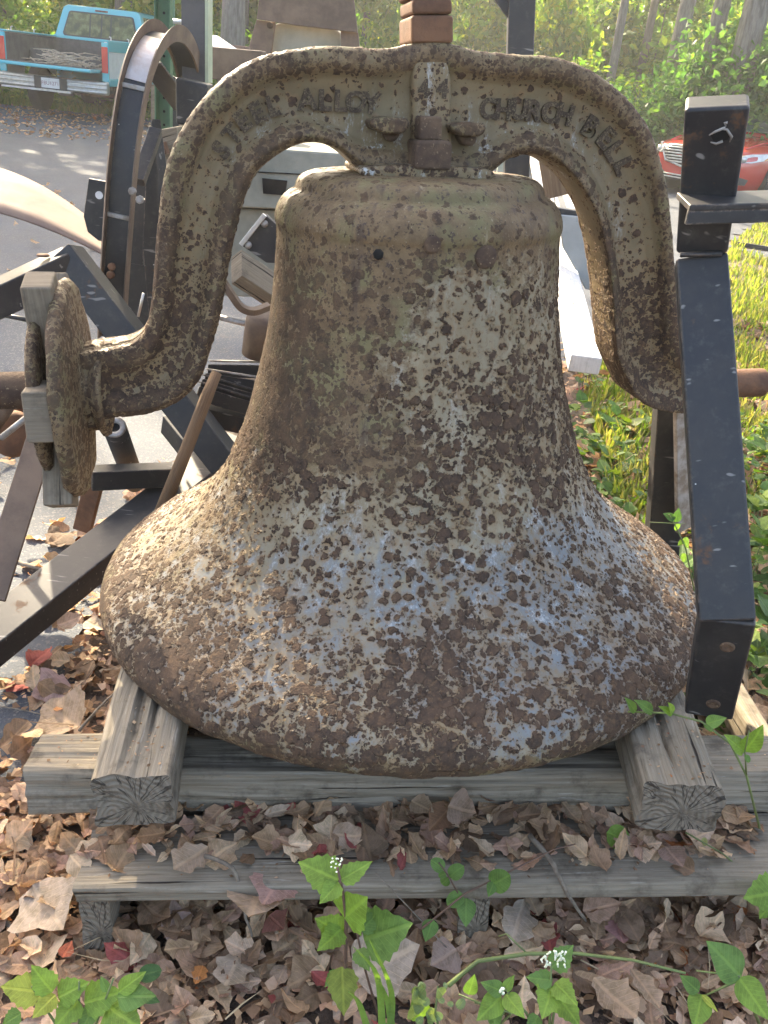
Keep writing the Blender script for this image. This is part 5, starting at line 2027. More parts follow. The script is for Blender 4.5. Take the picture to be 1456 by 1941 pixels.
for z in (.26, .30):
    mb = MB()
    mb.tube([(x, nose_y(x) + .062, z) for x in np.linspace(-.55, .55, 9)], .010, 6)
    putc(mb, 'slat', M['chrome'], lg, smooth=True)
front_plate('number_plate', [(-.155, .35), (.155, .35), (.155, .48), (-.155, .48)], M['plate'], CAR, .10, .09)
for sx in (-1, 1):
    f_ = lambda x, y_, z: (sx * x, y_, z)
    mb = MB()
    o1 = [f_(.55, -.035, .66), f_(.62, -.06, .585), f_(.78, -.22, .60), f_(.90, -.52, .66), f_(.915, -.66, .715), f_(.86, -.50, .74), f_(.74, -.24, .715)]
    mb.prism(o1, (sx * .025, .035, 0))
    hl = putc(mb, 'headlight', M['lens'], bevel=.006)
    mb = MB()
    mb.lathe([(.005, .02), (.045, .015), (.052, 0)], (sx * .70, -.10, .64), (sx * .3, 1, 0), 16)
    putc(mb, 'reflector', M['chrome'], hl, smooth=True)
    mb = MB()
    mb.prism([f_(.87, -.42, .645), f_(.915, -.62, .69), f_(.925, -.68, .715), f_(.88, -.50, .69)], (sx * .034, .036, 0))
    putc(mb, 'indicator', M['amber'], hl)
    mb = MB()
    mb.prism([f_(.62, -.045, .40), f_(.60, -.03, .27), f_(.78, -.16, .28), f_(.80, -.2, .36)], (sx * .02, .03, 0))
    putc(mb, 'fog_recess', M['darkplastic'])
    for y_ in (-.95, -3.85):
        mb = MB()
        mb.lathe([(.37, -.10), (.37, .012)], (sx * .915, y_, .35), (sx, 0, 0), 32)
        putc(mb, 'wheel_arch', M['darkplastic'])
        mb = MB()
        mb.lathe([(.20, -.10), (.31, -.10), (.33, -.08), (.335, 0), (.33, .08), (.31, .10), (.20, .10)], (sx * .84, y_, .335), (1, 0, 0), 32)
        wh = putc(mb, 'wheel', M['tyre'], smooth=True)
        mb = MB()
        mb.lathe([(.01, .07), (.05, .075), (.06, .06), (.19, .085), (.21, .10), (.21, -.05), (.01, -.05)], (sx * .84, y_, .335), (sx, 0, 0), 20)
        putc(mb, 'rim', M['chrome'], wh)


# ------------------------------------------------------------------ the wood behind
def leaf_cloud(count, fn, size, cols, seed, up=.5, tri=False):
    """one mesh of leaf-sized faces; fn(rng) gives a point and the local outward direction"""
    r = np.random.RandomState(seed)
    P, D = fn(r, count)
    n_ = len(P)
    nrm = r.normal(size=(n_, 3)) + D * .6 + np.array([0, 0, up])
    nrm /= np.linalg.norm(nrm, axis=1)[:, None]
    t = np.cross(nrm, r.normal(size=(n_, 3)))
    t /= np.linalg.norm(t, axis=1)[:, None]
    b = np.cross(nrm, t)
    s = (size * r.uniform(.6, 1.3, n_))[:, None]
    w = s * r.uniform(.42, .62, n_)[:, None]
    droop = nrm * s * .12
    V = np.stack([P - t * s, P + b * w + droop * .6 - t * s * .1, P + t * s - droop, P - b * w + droop * .6 - t * s * .1], 1).reshape(-1, 3)
    ci = r.randint(0, len(cols), n_)
    C = np.array(cols)[ci] * r.uniform(.7, 1.25, n_)[:, None]
    me = bpy.data.meshes.new('foliage')
    me.vertices.add(len(V))
    me.vertices.foreach_set('co', V.astype(np.float32).ravel())
    me.loops.add(n_ * 4)
    me.loops.foreach_set('vertex_index', np.arange(n_ * 4, dtype=np.int32))
    me.polygons.add(n_)
    me.polygons.foreach_set('loop_start', np.arange(0, n_ * 4, 4, dtype=np.int32))
    me.update(calc_edges=True)
    a = me.color_attributes.new('Col', 'FLOAT_COLOR', 'POINT')
    a.data.foreach_set('color', np.repeat(np.c_[C, np.ones(n_)], 4, 0).astype(np.float32).ravel())
    me.materials.append(M['crown'])
    return me


GREENS = [(0.09, 0.187, 0.033), (0.128, 0.224, 0.039), (0.075, 0.149, 0.033), (0.164, 0.247, 0.045), (0.224, 0.269, 0.053)]
YELLOW = [(0.239, 0.284, 0.045), (0.164, 0.239, 0.045), (0.314, 0.299, 0.053), (0.113, 0.194, 0.038)]
BLUEG = [(0.072, 0.156, 0.072), (0.098, 0.189, 0.078), (0.058, 0.13, 0.058), (0.117, 0.195, 0.065)]


def clumps(R3, nclump, rc, seed, squash=1.0, hollow=.25):
    rs = np.random.RandomState(seed)
    c = rs.normal(size=(nclump, 3))
    c /= np.linalg.norm(c, axis=1)[:, None]
    c *= (rs.uniform(hollow, 1, nclump) ** .6)[:, None]
    c *= np.array(R3)

    def fn(r, n_):
        k = r.randint(0, nclump, n_)
        d = r.normal(size=(n_, 3)) * np.array([1, 1, squash])
        d *= (rc * r.uniform(.35, 1, n_) ** .5 / np.maximum(1e-6, np.linalg.norm(d, axis=1)))[:, None]
        p = c[k] + d
        return p, d / rc
    return fn


# crowns high up (mostly above the picture: they make the shade), understorey in view
CROWN = [leaf_cloud(4200, clumps((3.0, 3.0, 4.4), 42, 1.15, s_, .7), .17, GREENS if s_ % 2 else YELLOW + GREENS, s_) for s_ in (1, 2, 3)]
THIN = [leaf_cloud(1500, clumps((3.0, 3.0, 4.4), 26, .95, s_ + 5, .7), .17, YELLOW + GREENS, s_ + 5) for s_ in (1, 2, 3)]
SAPL = [leaf_cloud(3400, clumps((1.3, 1.2, 2.0), 26, .62, 10 + s_, .6, .1), .105, (YELLOW, GREENS, YELLOW + GREENS)[s_ % 3], 20 + s_) for s_ in range(4)]
BUSH = [leaf_cloud(5200, clumps((1.5, 1.2, 1.0), 30, .55, 40 + s_, .7, .1), .060, (BLUEG, GREENS)[s_ % 2], 50 + s_) for s_ in range(2)]


def trunk_mesh(h, r0, lean, seed, limbs=3, base=0):
    rs = random.Random(seed)
    mb = MB()
    pts, rr = [], []
    for i in range(10):
        t = i / 9
        pts.append(Vector((lean[0] * t * h + .12 * noise.noise((seed, t * 3, 0)), lean[1] * t * h + .12 * noise.noise((seed, 5, t * 3)), t * h)))
        rr.append(r0 * (1.35 - .35 * min(1, t * 9)) * (1 - .72 * t) if t < .12 else r0 * (1 - .72 * t))
    mb.tube(pts, rr, 12)
    for k in range(limbs):
        t = rs.uniform(.35, .9)
        a = rs.uniform(0, 6.28)
        p = pts[int(t * 9)]
        L = rs.uniform(1.2, 2.6) * min(1, h / 12)
        q = p + Vector((math.cos(a) * L, math.sin(a) * L, L * .8))
        mb.tube([p, (p + q) / 2 + Vector((0, 0, -.1)), q], [r0 * .35, r0 * .25, r0 * .08], 6)
    return mb


def tree(label, x, y, h, r0, lean, seed, crown_m, cz, cs, barkm, limbs=3, group='trees of the wood', name='forest_tree', cat='tree'):
    t = thing(name, label, cat, (x, y, gz(x, y) - .05), group)
    o = trunk_mesh(h, r0, lean, seed, limbs).build('trunk', M[barkm], t, local=True, smooth=True)
    c = bpy.data.objects.new('crown', crown_m)
    COL.objects.link(c)
    c.parent = t
    rs = random.Random(seed)
    c.location = (lean[0] * h * cz, lean[1] * h * cz, h * cz)
    c.rotation_euler = (0, 0, rs.uniform(0, 6.28))
    c.scale = cs
    return t


# trunks the photograph shows: (pixel x at the top edge, distance, radius, lean, bark, label)
SEEN = [(237, 21, .19, (.0, 0), 'bark2', 'dark forest tree just behind the pickup cab'),
        (440, 15.5, .19, (.0, 0), 'bark', 'pale grey forest tree between the dark column and the rusty hood'),
        (470, 22, .06, (.0, 0), 'bark2', 'slim dark forest tree right beside the pale grey trunk'),
        (702, 22, .10, (.0, 0), 'bark2', 'slender forest tree just right of the rusty hood'),
        (752, 25, .13, (.0, 0), 'bark2', 'dark forest tree just left of the yoke bolt'),
        (905, 24, .15, (.0, 0), 'bark2', 'forest tree between the yoke bolt and the black steel post'),
        (1076, 21, .11, (.0, 0), 'bark', 'first forest tree right of the black steel post'),
        (1188, 19, .09, (.0, 0), 'bark', 'slim pale forest tree over the right shoulder of the yoke'),
        (1244, 23, .10, (.0, 0), 'bark2', 'dark leaning forest tree over the outer edge of the yoke'),
        (1308, 18, .15, (.0, 0), 'bark', 'pale leaning forest tree left above the steel stand leg'),
        (1366, 17, .15, (.0, 0), 'bark', 'pale leaning forest tree straight above the top of the steel stand leg'),
        (1440, 16.5, .24, (.0, 0), 'bark', 'thick pale leaning forest tree at the upper right, above the red car')]
rs = random.Random(11)
for i, (px, d, r0, ln, bk, lab) in enumerate(SEEN):
    p = at(px, 0, y=d)
    hh = rs.uniform(15, 19)
    x = p.x - ln[0] * p.z
    tree(lab, x, d, hh, r0, ln, i + 1, THIN[i % 3], .72, (.6, .6, .8) if i in (0, 2) else (1.0, 1.0, rs.uniform(.9, 1.15)), bk, 4)
# further trees: to fill the wood and to throw the shade; the unseen left ones are placed for it
far_lab = 'grey brown tree deep in the wood behind the parking lot'
k = 0
for x, y in ((-12.55, 18.2), (-16.2, 19.5), (-18.5, 23.5), (-22.6, 20.5), (9.8, 25.5), (13, 22.5), (17, 24)):
    tree(far_lab, x, y, 14 + (k * 37 % 50) / 10, .13 + (k * 13 % 7) / 60, ((k * 7 % 5 - 2) * .012, 0), 60 + k, (THIN if k == 0 else CROWN)[k % 3], .72, (1.1, 1.1, 1.1), ('bark2', 'bark')[k % 2], 3, 'trees deep in the wood')
    k += 1
# lower trees added out to the left of view, placed to shade the lot
for x, y, h_ in ((-13.6, 21.5, 13), (-10.6, 24.6, 11.5), (-11.7, 25, 12.5), (-9.4, 20.2, 10), (-16.6, 22, 13)):
    tree('mid-height leafy tree beside the parking lot, beyond the pickup', x, y, h_, .13, (0, 0), 90 + k, (THIN if x in (-10.4, -9.4) else CROWN)[k % 3], .70, (1.1, 1.1, .85), 'bark2', 3, 'mid-height trees beside the lot')
    k += 1
# understorey saplings
k = 0
sap_lab = 'leafy yellow-green sapling of the undergrowth at the edge of the wood'
for row, (y, n_, zc) in enumerate(((24.5, 16, 2.0), (27.8, 16, 2.2), (31.5, 17, 2.4))):
    for j in range(n_):
        x = -14.5 * y / 20 + j * (26.0 * y / 20) / (n_ - 1) + rs.uniform(-.5, .5)
        yy = y + rs.uniform(-1.1, 1.1)
        s_ = rs.uniform(.85, 1.3)
        tree(sap_lab, x, yy, 2.6 * s_ + zc * .6, .03, (rs.uniform(-.05, .05), 0), 100 + k, SAPL[(k * 3 + row) % 4], .62, (s_ * 1.1, s_ * 1.1, s_), 'bark2', 2, 'saplings of the undergrowth', 'sapling', 'sapling')
        k += 1
for i, (px, y, s_, lab) in enumerate(((1040, 20.5, .95, 'sapling right of the black steel post, before the first trunks'), (690, 21, 1.0, 'sapling right of the rusty hood'), (890, 21, 1.05, 'sapling between the yoke bolt and the black post'), (300, 20.5, 1.1, 'sapling behind the curved channel, right of the pickup cab'))):
    p = at(px, 60, y=y)
    tree(lab, p.x, y, 3.4 * s_, .03, (0, 0), 300 + i, SAPL[i % 4], .60, (s_ * .8, s_ * .8, s_), 'bark2', 2, 'saplings in front of the trunks', 'sapling', 'sapling')
# shrubs: behind the red car, and low ones along the verge
shr = [(1290, 17.2, 1.0, 0), (1345, 17.0, 1.05, 0), (1400, 17.2, 1.25, 0), (1450, 16.8, 1.3, 0), (1500, 17.2, 1.3, 0), (1335, 18.6, .95, 0), (1430, 18.6, 1.15, 0), (1255, 18.6, .8, 1)]
labs = ['bluish green shrub at the left nose of the red car', 'bluish green shrub behind the bonnet of the red car', 'bluish green shrub right behind the steel stand top', 'tall bluish green shrub at the right edge above the red car', 'bluish green shrub beyond the right edge', 'back shrub between the pale leaning trees', 'tall back shrub under the thick leaning tree', 'green shrub over the outer curve of the yoke']
for i, (px, d, s_, kd) in enumerate(shr):
    p = at(px, 200, y=d)
    t = thing('shrub', labs[i], 'shrub', (p.x, d, 0), 'shrubs behind the red car')
    mb = MB()
    for q in range(5):
        a = q * 1.3
        mb.tube([Vector((0, 0, 0)), Vector((math.cos(a) * .4, math.sin(a) * .4, .8 * s_)), Vector((math.cos(a) * .9, math.sin(a) * .9, 1.5 * s_))], [.02, .015, .006], 5)
    mb.build('stem', M['bark2'], t, local=True, smooth=True)
    c = bpy.data.objects.new('foliage', BUSH[kd])
    COL.objects.link(c)
    c.parent = t
    c.location = (0, 0, .95 * s_)
    c.rotation_euler = (0, 0, i * 1.7)
    c.scale = (s_, s_, s_)
for i, (px, d) in enumerate(((-20, 19.4), (160, 20.2), (560, 19.8), (860, 20.0), (1000, 19.2), (1180, 18.0), (-140, 18.6), (330, 19.6), (720, 20.4))):
    p = at(px, 60, y=d)
    t = thing('shrub', 'low green bush at the foot of the wood across the lot', 'shrub', (p.x, d, 0), 'low bushes at the foot of the wood')
    mb = MB()
    for q in range(4):
        a = q * 1.6
        mb.tube([Vector((0, 0, 0)), Vector((math.cos(a) * .3, math.sin(a) * .3, .7)), Vector((math.cos(a) * .7, math.sin(a) * .7, 1.2))], [.018, .012, .005], 5)
    mb.build('stem', M['bark2'], t, local=True, smooth=True)
    c = bpy.data.objects.new('foliage', BUSH[1])
    COL.objects.link(c)
    c.parent = t
    c.location = (0, 0, .85)
    c.rotation_euler = (0, 0, i * 1.3)
    c.scale = (1.2, 1, .85)


def wood_mass(r, n_):
    x = r.uniform(-34, 34, n_)
    z = 4.4 * r.uniform(0, 1, n_) ** 1.3
    y = 37 + 3.0 * np.sin(x * .7) + r.uniform(-2.2, 2.2, n_) + 1.5 * np.sin(x * 2.1 + z)
    P = np.c_[x, y, z]
    keep = (np.sin(x * 1.9 + z * .8) + np.sin(z * 2.1 + x * .5) + r.normal(size=n_) * .8) > -1.1
    P = P[keep]
    return P, np.zeros_like(P) + np.array([0, -1, 0])


me = leaf_cloud(8500, wood_mass, .20, YELLOW + GREENS, 77)
o = bpy.data.objects.new('far_woods', me)
COL.objects.link(o)
o['kind'] = 'stuff'

# ------------------------------------------------------------------ grass and ground cover
def grass_blades(name, count, fn, h, cols, seed, w=.004):
    r = np.random.RandomState(seed)
    X, Y = fn(r, count)
    n_ = len(X)
    Zg = np.array([gz(a, b) for a, b in zip(X, Y)])
    ang = r.uniform(0, 2 * PI, n_)
    hh = h * r.uniform(.5, 1.3, n_)
    le = hh * r.uniform(.1, .7, n_)
    dx, dy = np.cos(ang), np.sin(ang)
    px_, py_ = -dy, dx
    ww = w * r.uniform(.7, 1.5, n_)
    B = np.c_[X, Y, Zg]
    Mid = B + np.c_[dx * le * .35, dy * le * .35, hh * .6]
    Tip = B + np.c_[dx * le, dy * le, hh]
    S_ = np.c_[px_ * ww, py_ * ww, np.zeros(n_)]
    V = np.stack([B - S_, B + S_, Mid + S_ * .8, Mid - S_ * .8, Tip], 1).reshape(-1, 3)
    i = np.arange(n_)[:, None] * 5
    q = (i + np.array([[0, 1, 2, 3]])).ravel()
    t = (i + np.array([[3, 2, 4]])).ravel()
    me = bpy.data.meshes.new(name)
    me.vertices.add(len(V))
    me.vertices.foreach_set('co', V.astype(np.float32).ravel())
    li = np.concatenate([q, t]).astype(np.int32)
    me.loops.add(len(li))
    me.loops.foreach_set('vertex_index', li)
    me.polygons.add(2 * n_)
    me.polygons.foreach_set('loop_start', np.concatenate([np.arange(0, 4 * n_, 4), 4 * n_ + np.arange(0, 3 * n_, 3)]).astype(np.int32))
    me.update(calc_edges=True)
    C = np.array(cols)[r.randint(0, len(cols), n_)] * r.uniform(.75, 1.2, n_)[:, None]
    a = me.color_attributes.new('Col', 'FLOAT_COLOR', 'POINT')
    a.data.foreach_set('color', np.repeat(np.c_[C, np.ones(n_)], 5, 0).astype(np.float32).ravel())
    me.materials.append(M['crown'])
    o_ = bpy.data.objects.new(name, me)
    COL.objects.link(o_)
    o_['kind'] = 'stuff'
    return o_


def near_lawn(r, n_):
    y = 2.5 + 10 * r.uniform(0, 1, n_) ** 1.5
    x = .5 + y * .09 + r.uniform(0, 1, n_) * (.8 + y * .42)
    e = np.array([edge_side(a, b) for a, b in zip(x, y)])
    k = (e > .05) & (vnoise(np.c_[x, y, x * 0], 6, 3) + r.normal(size=n_) * .5 > -.35 + np.maximum(0, 3.4 - y) * 1.1)
    return x[k], y[k]


grass_blades('lawn_grass', 80000, near_lawn, .07, [(.17, .20, .055), (.23, .23, .08), (.12, .17, .04), (.28, .24, .11), (.30, .24, .13)], 3, .006)


def verge(r, n_):
    x = r.uniform(-16, 12, n_)
    y = r.uniform(18.6, 21.5, n_)
    return x, y


grass_blades('verge_grass', 22000, verge, .16, [(.10, .17, .03), (.15, .20, .04), (.19, .2, .05)], 4, .012)


def herb(mb, r, p, up, n_, L, cols, kinds=('ovate', 'round', 'toothed'), spread=.8):
    """a low plant: leaves standing out from one spot"""
    for q in range(n_):
        a = r.uniform(0, 6.28)
        ax = Vector((math.cos(a) * spread, math.sin(a) * spread, r.uniform(.1, .7)))
        c = r.choice(cols)
        k_ = r.uniform(.75, 1.25)
        add_leaf(mb, p + Vector((0, 0, r.uniform(.0, .05))) + ax * .012, ax, Vector((r.uniform(-.3, .3), r.uniform(-.3, .3), 1)), L * r.uniform(.6, 1.25), r.choice(kinds), tuple(v * k_ for v in c), r.uniform(.05, .35), r.uniform(-.35, .1), 0, .02, rows=6, seed=r.random())


HERB = [(.085, .17, .03), (.11, .20, .035), (.065, .14, .035), (.15, .22, .04), (.10, .17, .06)]
r = random.Random(21)
mb = MB()
c = 0
while c < 950:
    x, y = r.uniform(.42, 2.6), r.uniform(1.35, 3.7)
    if noise.noise((x * 2.2, y * 2.2, 7)) + r.uniform(-.35, .35) < -.08 or edge_side(x, y) < .12:
        continue
    if x < .72 and y < 2.0:
        continue
    c += 1
    herb(mb, r, Vector((x, y, gz(x, y) + .01)), (0, 0, 1), r.randint(3, 5), r.uniform(.03, .06), HERB)
struct('ground_cover', mb, M['leaf'], 'stuff', smooth=True)


# ------------------------------------------------------------------ single leaves, twigs and plants of the foreground
def leaf_thing(name, label, cat, base, tip, y0, kind, col, width=1.0, fold=.1, curl=.1, lift=(0, -.45, 1), m='litter', y1=None, wav=.04, rows=12):
    p, q = at(*base, y=y0), at(*tip, y=y1 if y1 is not None else y0)
    mb_ = MB()
    add_leaf(mb_, p, q - p, Vector(lift), (q - p).length, kind, col, fold, curl, 0, wav, rows, seed=hash(label) % 97, wide=width)
    return single(name, label, cat, mb_, M[m], loc=p, smooth=True)


def yg(px, py, dz=.0):
    """depth of the ground, timber tops or plank seen at a pixel (a plane of the bell's frame)"""
    return (T @ atb(px, py, z=dz)).y


ZP, ZG, ZC = -.186, -.325, -.10
LEAVES = [('red leaf lying against the crossbeam on the leaf covered plank', (445, 1542), (501, 1524), ZP + .02, 'ovate', (.36, .10, .09), 1.5, .25),
          ('cream curled leaf beside the red leaf under the bell', (500, 1546), (566, 1530), ZP + .02, 'lance', (.48, .36, .26), 1.0, .5),
          ('big tan oak leaf hanging over the edge of the front plank', (515, 1595), (470, 1765), ZP - .03, 'oak', (.46, .34, .24), .95, .2),
          ('small pink maple leaf lying on the big tan oak leaf', (535, 1655), (495, 1725), ZP - .01, 'maple', (.40, .25, .21), 1.0, .2),
          ('dull red leaf below the big tan oak leaf', (510, 1735), (540, 1765), ZG + .05, 'maple', (.30, .13, .10), 1.2, .2),
          ('large pale perforated maple leaf left of the pallet foot', (62, 1680), (130, 1775), ZG + .02, 'maple', (.44, .35, .27), .85, .25),
          ('pale brown oak leaf bent over the left half of the front plank', (395, 1605), (325, 1655), ZP + .02, 'oak', (.40, .29, .20), 1.3, .35),
          ('orange brown leaf on the plank just right of the left timber', (315, 1578), (258, 1590), ZP + .02, 'oak', (.38, .22, .12), 1.2, .3),
          ('upright brown leaf leaning on the crossbeam below the bell', (850, 1528), (905, 1545), ZP + .05, 'ovate', (.36, .25, .18), 2.0, .25),
          ('rust brown leaf lying beside the upright brown leaf', (855, 1530), (808, 1585), ZP + .03, 'ovate', (.30, .17, .10), 1.0, .4),
          ('ribbed tan leaf touching the crossbeam below the bell', (780, 1518), (825, 1545), ZP + .04, 'ovate', (.38, .27, .18), 1.2, .3),
          ('curled tan leaf standing on the leaf covered plank right of centre', (1065, 1520), (1098, 1565), ZP + .03, 'oak', (.44, .32, .22), 1.0, .5),
          ('triangular pink brown leaf on the plank left of the right timber', (1262, 1605), (1295, 1650), ZP + .02, 'ovate', (.36, .24, .19), 1.4, .2),
          ('large pale leaf right of the snakeroot plant', (670, 1850), (795, 1795), ZG + .04, 'ovate', (.44, .34, .26), 1.3, .12),
          ('brown leaf just right of the large pale leaf', (865, 1800), (812, 1835), ZG + .03, 'ovate', (.34, .24, .19), 1.5, .2),
          ('flat reddish tan leaf below the front plank edge', (1105, 1728), (1178, 1714), ZG + .05, 'ovate', (.42, .26, .18), 1.0, .2),
          ('pink leaf below the front plank, by a tiny seedling', (1170, 1745), (1180, 1795), ZG + .03, 'maple', (.40, .22, .20), 1.0, .2),
          ('pale bleached leaf hanging from the plank edge at the middle', (995, 1705), (965, 1800), ZG + .05, 'oak', (.50, .40, .31), 1.0, .3),
          ('long curled tan leaf in the lower right leaf litter', (1195, 1835), (1252, 1920), ZG + .03, 'oak', (.46, .33, .23), .9, .6),
          ('broad folded tan leaf at the bottom right of centre', (1125, 1855), (1210, 1941), ZG + .03, 'oak', (.44, .31, .21), 1.3, .5),
          ('pink maple leaf on the asphalt left of the bell', (135, 1300), (58, 1325), ZG, 'maple', (.42, .29, .26), 1.3, .25),
          ('tan maple leaf left of the left timber', (150, 1378), (85, 1340), ZG + .01, 'maple', (.40, .29, .20), 1.2, .3),
          ('folded brown leaf on the asphalt at the left edge', (0, 1418), (55, 1372), ZG, 'oak', (.30, .20, .13), 1.2, .6),
          ('pinkish curled leaf below the long black beam', (108, 1185), (158, 1170), ZG + .02, 'ovate', (.48, .36, .30), 1.3, .3),
          ('cream leaf standing by the bell lip at the left', (162, 1178), (205, 1200), ZG + .02, 'lance', (.52, .42, .33), 1.4, .4),
          ('pale leaf in the litter under the snakeroot plant', (305, 1760), (370, 1740), ZG + .03, 'maple', (.42, .29, .24), 1.3, .2),
          ('tan leaf at the bottom of the litter between the green clumps', (455, 1800), (425, 1880), ZG + .02, 'oak', (.46, .36, .27), 1.4, .15),
          ('bright orange red leaf scrap left of the pallet foot', (118, 1815), (137, 1785), ZG + .03, 'lance', (.45, .13, .07), 2.0, .1),
          ('orange leaf near the bottom left green clump', (370, 1865), (385, 1832), ZG + .02, 'oak', (.45, .18, .06), 1.4, .2),
          ('brown leaf curled against the right timber end', (1370, 1535), (1420, 1600), ZP + .0, 'ovate', (.30, .19, .13), 1.0, .6)]
for lab, b_, t_, z_, kd, c_, wd, fd in LEAVES:
    leaf_thing('fallen_leaf', lab, 'leaf', b_, t_, yg(*b_, z_), kd, c_, wd, fd, .12, y1=yg(*t_, z_))


def sprig(mb, pts, r0, r1=None, n=7):
    k_ = len(pts)
    mb.tube(pts, [r0 + ((r1 or r0 * .5) - r0) * i / (k_ - 1) for i in range(k_)], n)


def plant(name, label, cat, base, group=None):
    return thing(name, label, cat, base, group)


def plant_leaves(t, specs, m='leaf'):
    """specs: (base px, tip px, depth at base, depth at tip, kind, colour, width, fold)"""
    first = True
    for b_, t_, y0, y1, kd, c_, wd, fd in specs:
        p, q = at(*b_, y=y0), at(*t_, y=y1)
        mb_ = MB()
        add_leaf(mb_, p, q - p, Vector((0, -.62, .8)), (q - p).length, kd, c_, fd, -.12, 0, .015, 12, seed=b_[0], wide=wd * .70)
        mb_.build('leaf', M[m], t, smooth=True)


LG = (.19, .31, .055)
LY = (.34, .40, .07)
MG = (.13, .235, .06)
DG = (.055, .12, .045)
# white snakeroot in front of the plank
yb = .80
t = plant('snakeroot_plant', 'bright green toothed plant with white florets in front of the plank', 'plant', at(655, 1930, y=yb))
mb = MB()
sprig(mb, [at(648, 1941, y=yb), at(655, 1830, y=yb), at(656, 1740, y=yb), at(650, 1690, y=yb), at(640, 1645, y=yb)], .0028, .0016)
sprig(mb, [at(722, 1941, y=yb + .03), at(690, 1830, y=yb + .02), at(672, 1745, y=yb)], .0020, .0012)
mb.build('stem', M['redstem'], t, smooth=True)
plant_leaves(t, [((642, 1668), (563, 1632), yb, yb + .01, 'toothed', LG, 1.45, .15), ((642, 1672), (606, 1712), yb, yb - .03, 'toothed', LG, 1.3, .15), ((645, 1668), (706, 1632), yb, yb + .01, 'toothed', LG, 1.0, .2),
                 ((652, 1738), (690, 1705), yb, yb - .02, 'toothed', LG, 1.6, .15), ((650, 1770), (600, 1742), yb, yb - .01, 'toothed', LG, 1.35, .15), ((648, 1760), (604, 1800), yb, yb - .04, 'toothed', LG, 1.2, .2),
                 ((690, 1780), (776, 1752), yb, yb - .02, 'toothed', MG, 1.5, .15), ((684, 1765), (720, 1725), yb, yb + .01, 'toothed', MG, 1.2, .15), ((678, 1800), (700, 1840), yb, yb - .03, 'toothed', MG, 1.2, .2),
                 ((648, 1832), (652, 1928), yb, yb - .05, 'toothed', (.22, .27, .05), 1.25, .15), ((640, 1840), (615, 1872), yb, yb - .02, 'toothed', MG, 1.1, .15)])
mb = MB()
r = random.Random(9)
for q in range(20):
    p = at(638 + r.uniform(-13, 13), 1641 + r.uniform(-14, 14), y=yb - .006 + r.uniform(-.006, .004))
    mb.lathe([(.0003, -.0012), (.0013, 0), (.0003, .0012)], p, (0, -1, .5), 5)
mb.build('floret', M['flower'], t)
o = t.children[-1]
# clump at the bottom left
yb = .70
t = plant('green_clump', 'yellow-green leafy clump at the bottom left in front of the litter', 'plant', at(150, 1960, y=yb))
mb = MB()
for q in ((60, 1870), (150, 1860), (215, 1855), (250, 1890), (100, 1900)):
    sprig(mb, [at(150, 1990, y=yb), at((150 + q[0]) / 2, 1940, y=yb), at(*q, y=yb)], .0022, .0012)
mb.build('stem', M['stem'], t, smooth=True)
plant_leaves(t, [((80, 1880), (-5, 1870), yb, yb, 'toothed', LY, 1.3, .1), ((100, 1880), (58, 1830), yb, yb + .01, 'toothed', LG, 1.3, .1), ((105, 1885), (60, 1930), yb, yb - .03, 'toothed', LY, 1.3, .1),
                 ((110, 1890), (165, 1862), yb, yb, 'toothed', LG, 1.2, .1), ((150, 1895), (100, 1950), yb, yb - .03, 'toothed', LG, 1.5, .1), ((160, 1900), (230, 1880), yb, yb, 'toothed', LG, 1.4, .1),
                 ((222, 1888), (292, 1888), yb, yb - .01, 'ovate', MG, 1.3, .1), ((225, 1880), (275, 1842), yb, yb + .01, 'ovate', LG, 1.1, .1), ((205, 1905), (265, 1950), yb, yb - .03, 'toothed', LG, 1.6, .1),
                 ((180, 1905), (150, 1960), yb, yb - .03, 'ovate', MG, 1.4, .1), ((262, 1850), (308, 1838), yb + .04, yb + .05, 'round', DG, 1.2, .1), ((270, 1885), (302, 1900), yb + .03, yb + .02, 'ovate', DG, 1.2, .1),
                 ((205, 1880), (190, 1850), yb, yb + .01, 'ovate', MG, 1.2, .1), ((40, 1920), (0, 1945), yb, yb - .01, 'toothed', MG, 1.4, .1)])
# clump with buds bottom right of centre
yb = .70
t = plant('budding_plant', 'green plant with small white buds at the bottom right of centre', 'plant', at(1040, 1960, y=yb))
mb = MB()
for q in ((1045, 1825), (955, 1872), (870, 1885), (1060, 1870), (900, 1900)):
    sprig(mb, [at(1040 if q[0] > 940 else 900, 1990, y=yb), at((1040 + q[0]) / 2, 1920, y=yb), at(*q, y=yb)], .0020, .0011)
mb.build('stem', M['stem'], t, smooth=True)
plant_leaves(t, [((1045, 1835), (1090, 1790), yb, yb + .02, 'toothed', MG, 1.3, .2), ((1048, 1858), (996, 1852), yb, yb, 'toothed', MG, 1.2, .2), ((1052, 1862), (1094, 1905), yb, yb - .03, 'toothed', LG, 1.3, .2),
                 ((1045, 1868), (1030, 1930), yb, yb - .04, 'toothed', LG, 1.4, .2), ((1060, 1890), (1100, 1945), yb, yb - .03, 'toothed', LG, 1.4, .2), ((955, 1880), (912, 1862), yb, yb, 'ovate', MG, 1.3, .15),
                 ((955, 1878), (976, 1848), yb, yb + .01, 'ovate', LG, 1.2, .15), ((958, 1885), (994, 1928), yb, yb - .03, 'ovate', LG, 1.3, .15), ((950, 1888), (905, 1935), yb, yb - .03, 'ovate', LG, 1.4, .15),
                 ((935, 1905), (940, 1960), yb, yb - .03, 'ovate', MG, 1.3, .15), ((888, 1885), (900, 1850), yb, yb, 'ovate', MG, 1.1, .2), ((800, 1930), (785, 1890), yb, yb, 'ovate', MG, 1.5, .2), ((1020, 1925), (1000, 1960), yb, yb - .02, 'toothed', MG, 1.4, .2)])
mb = MB()
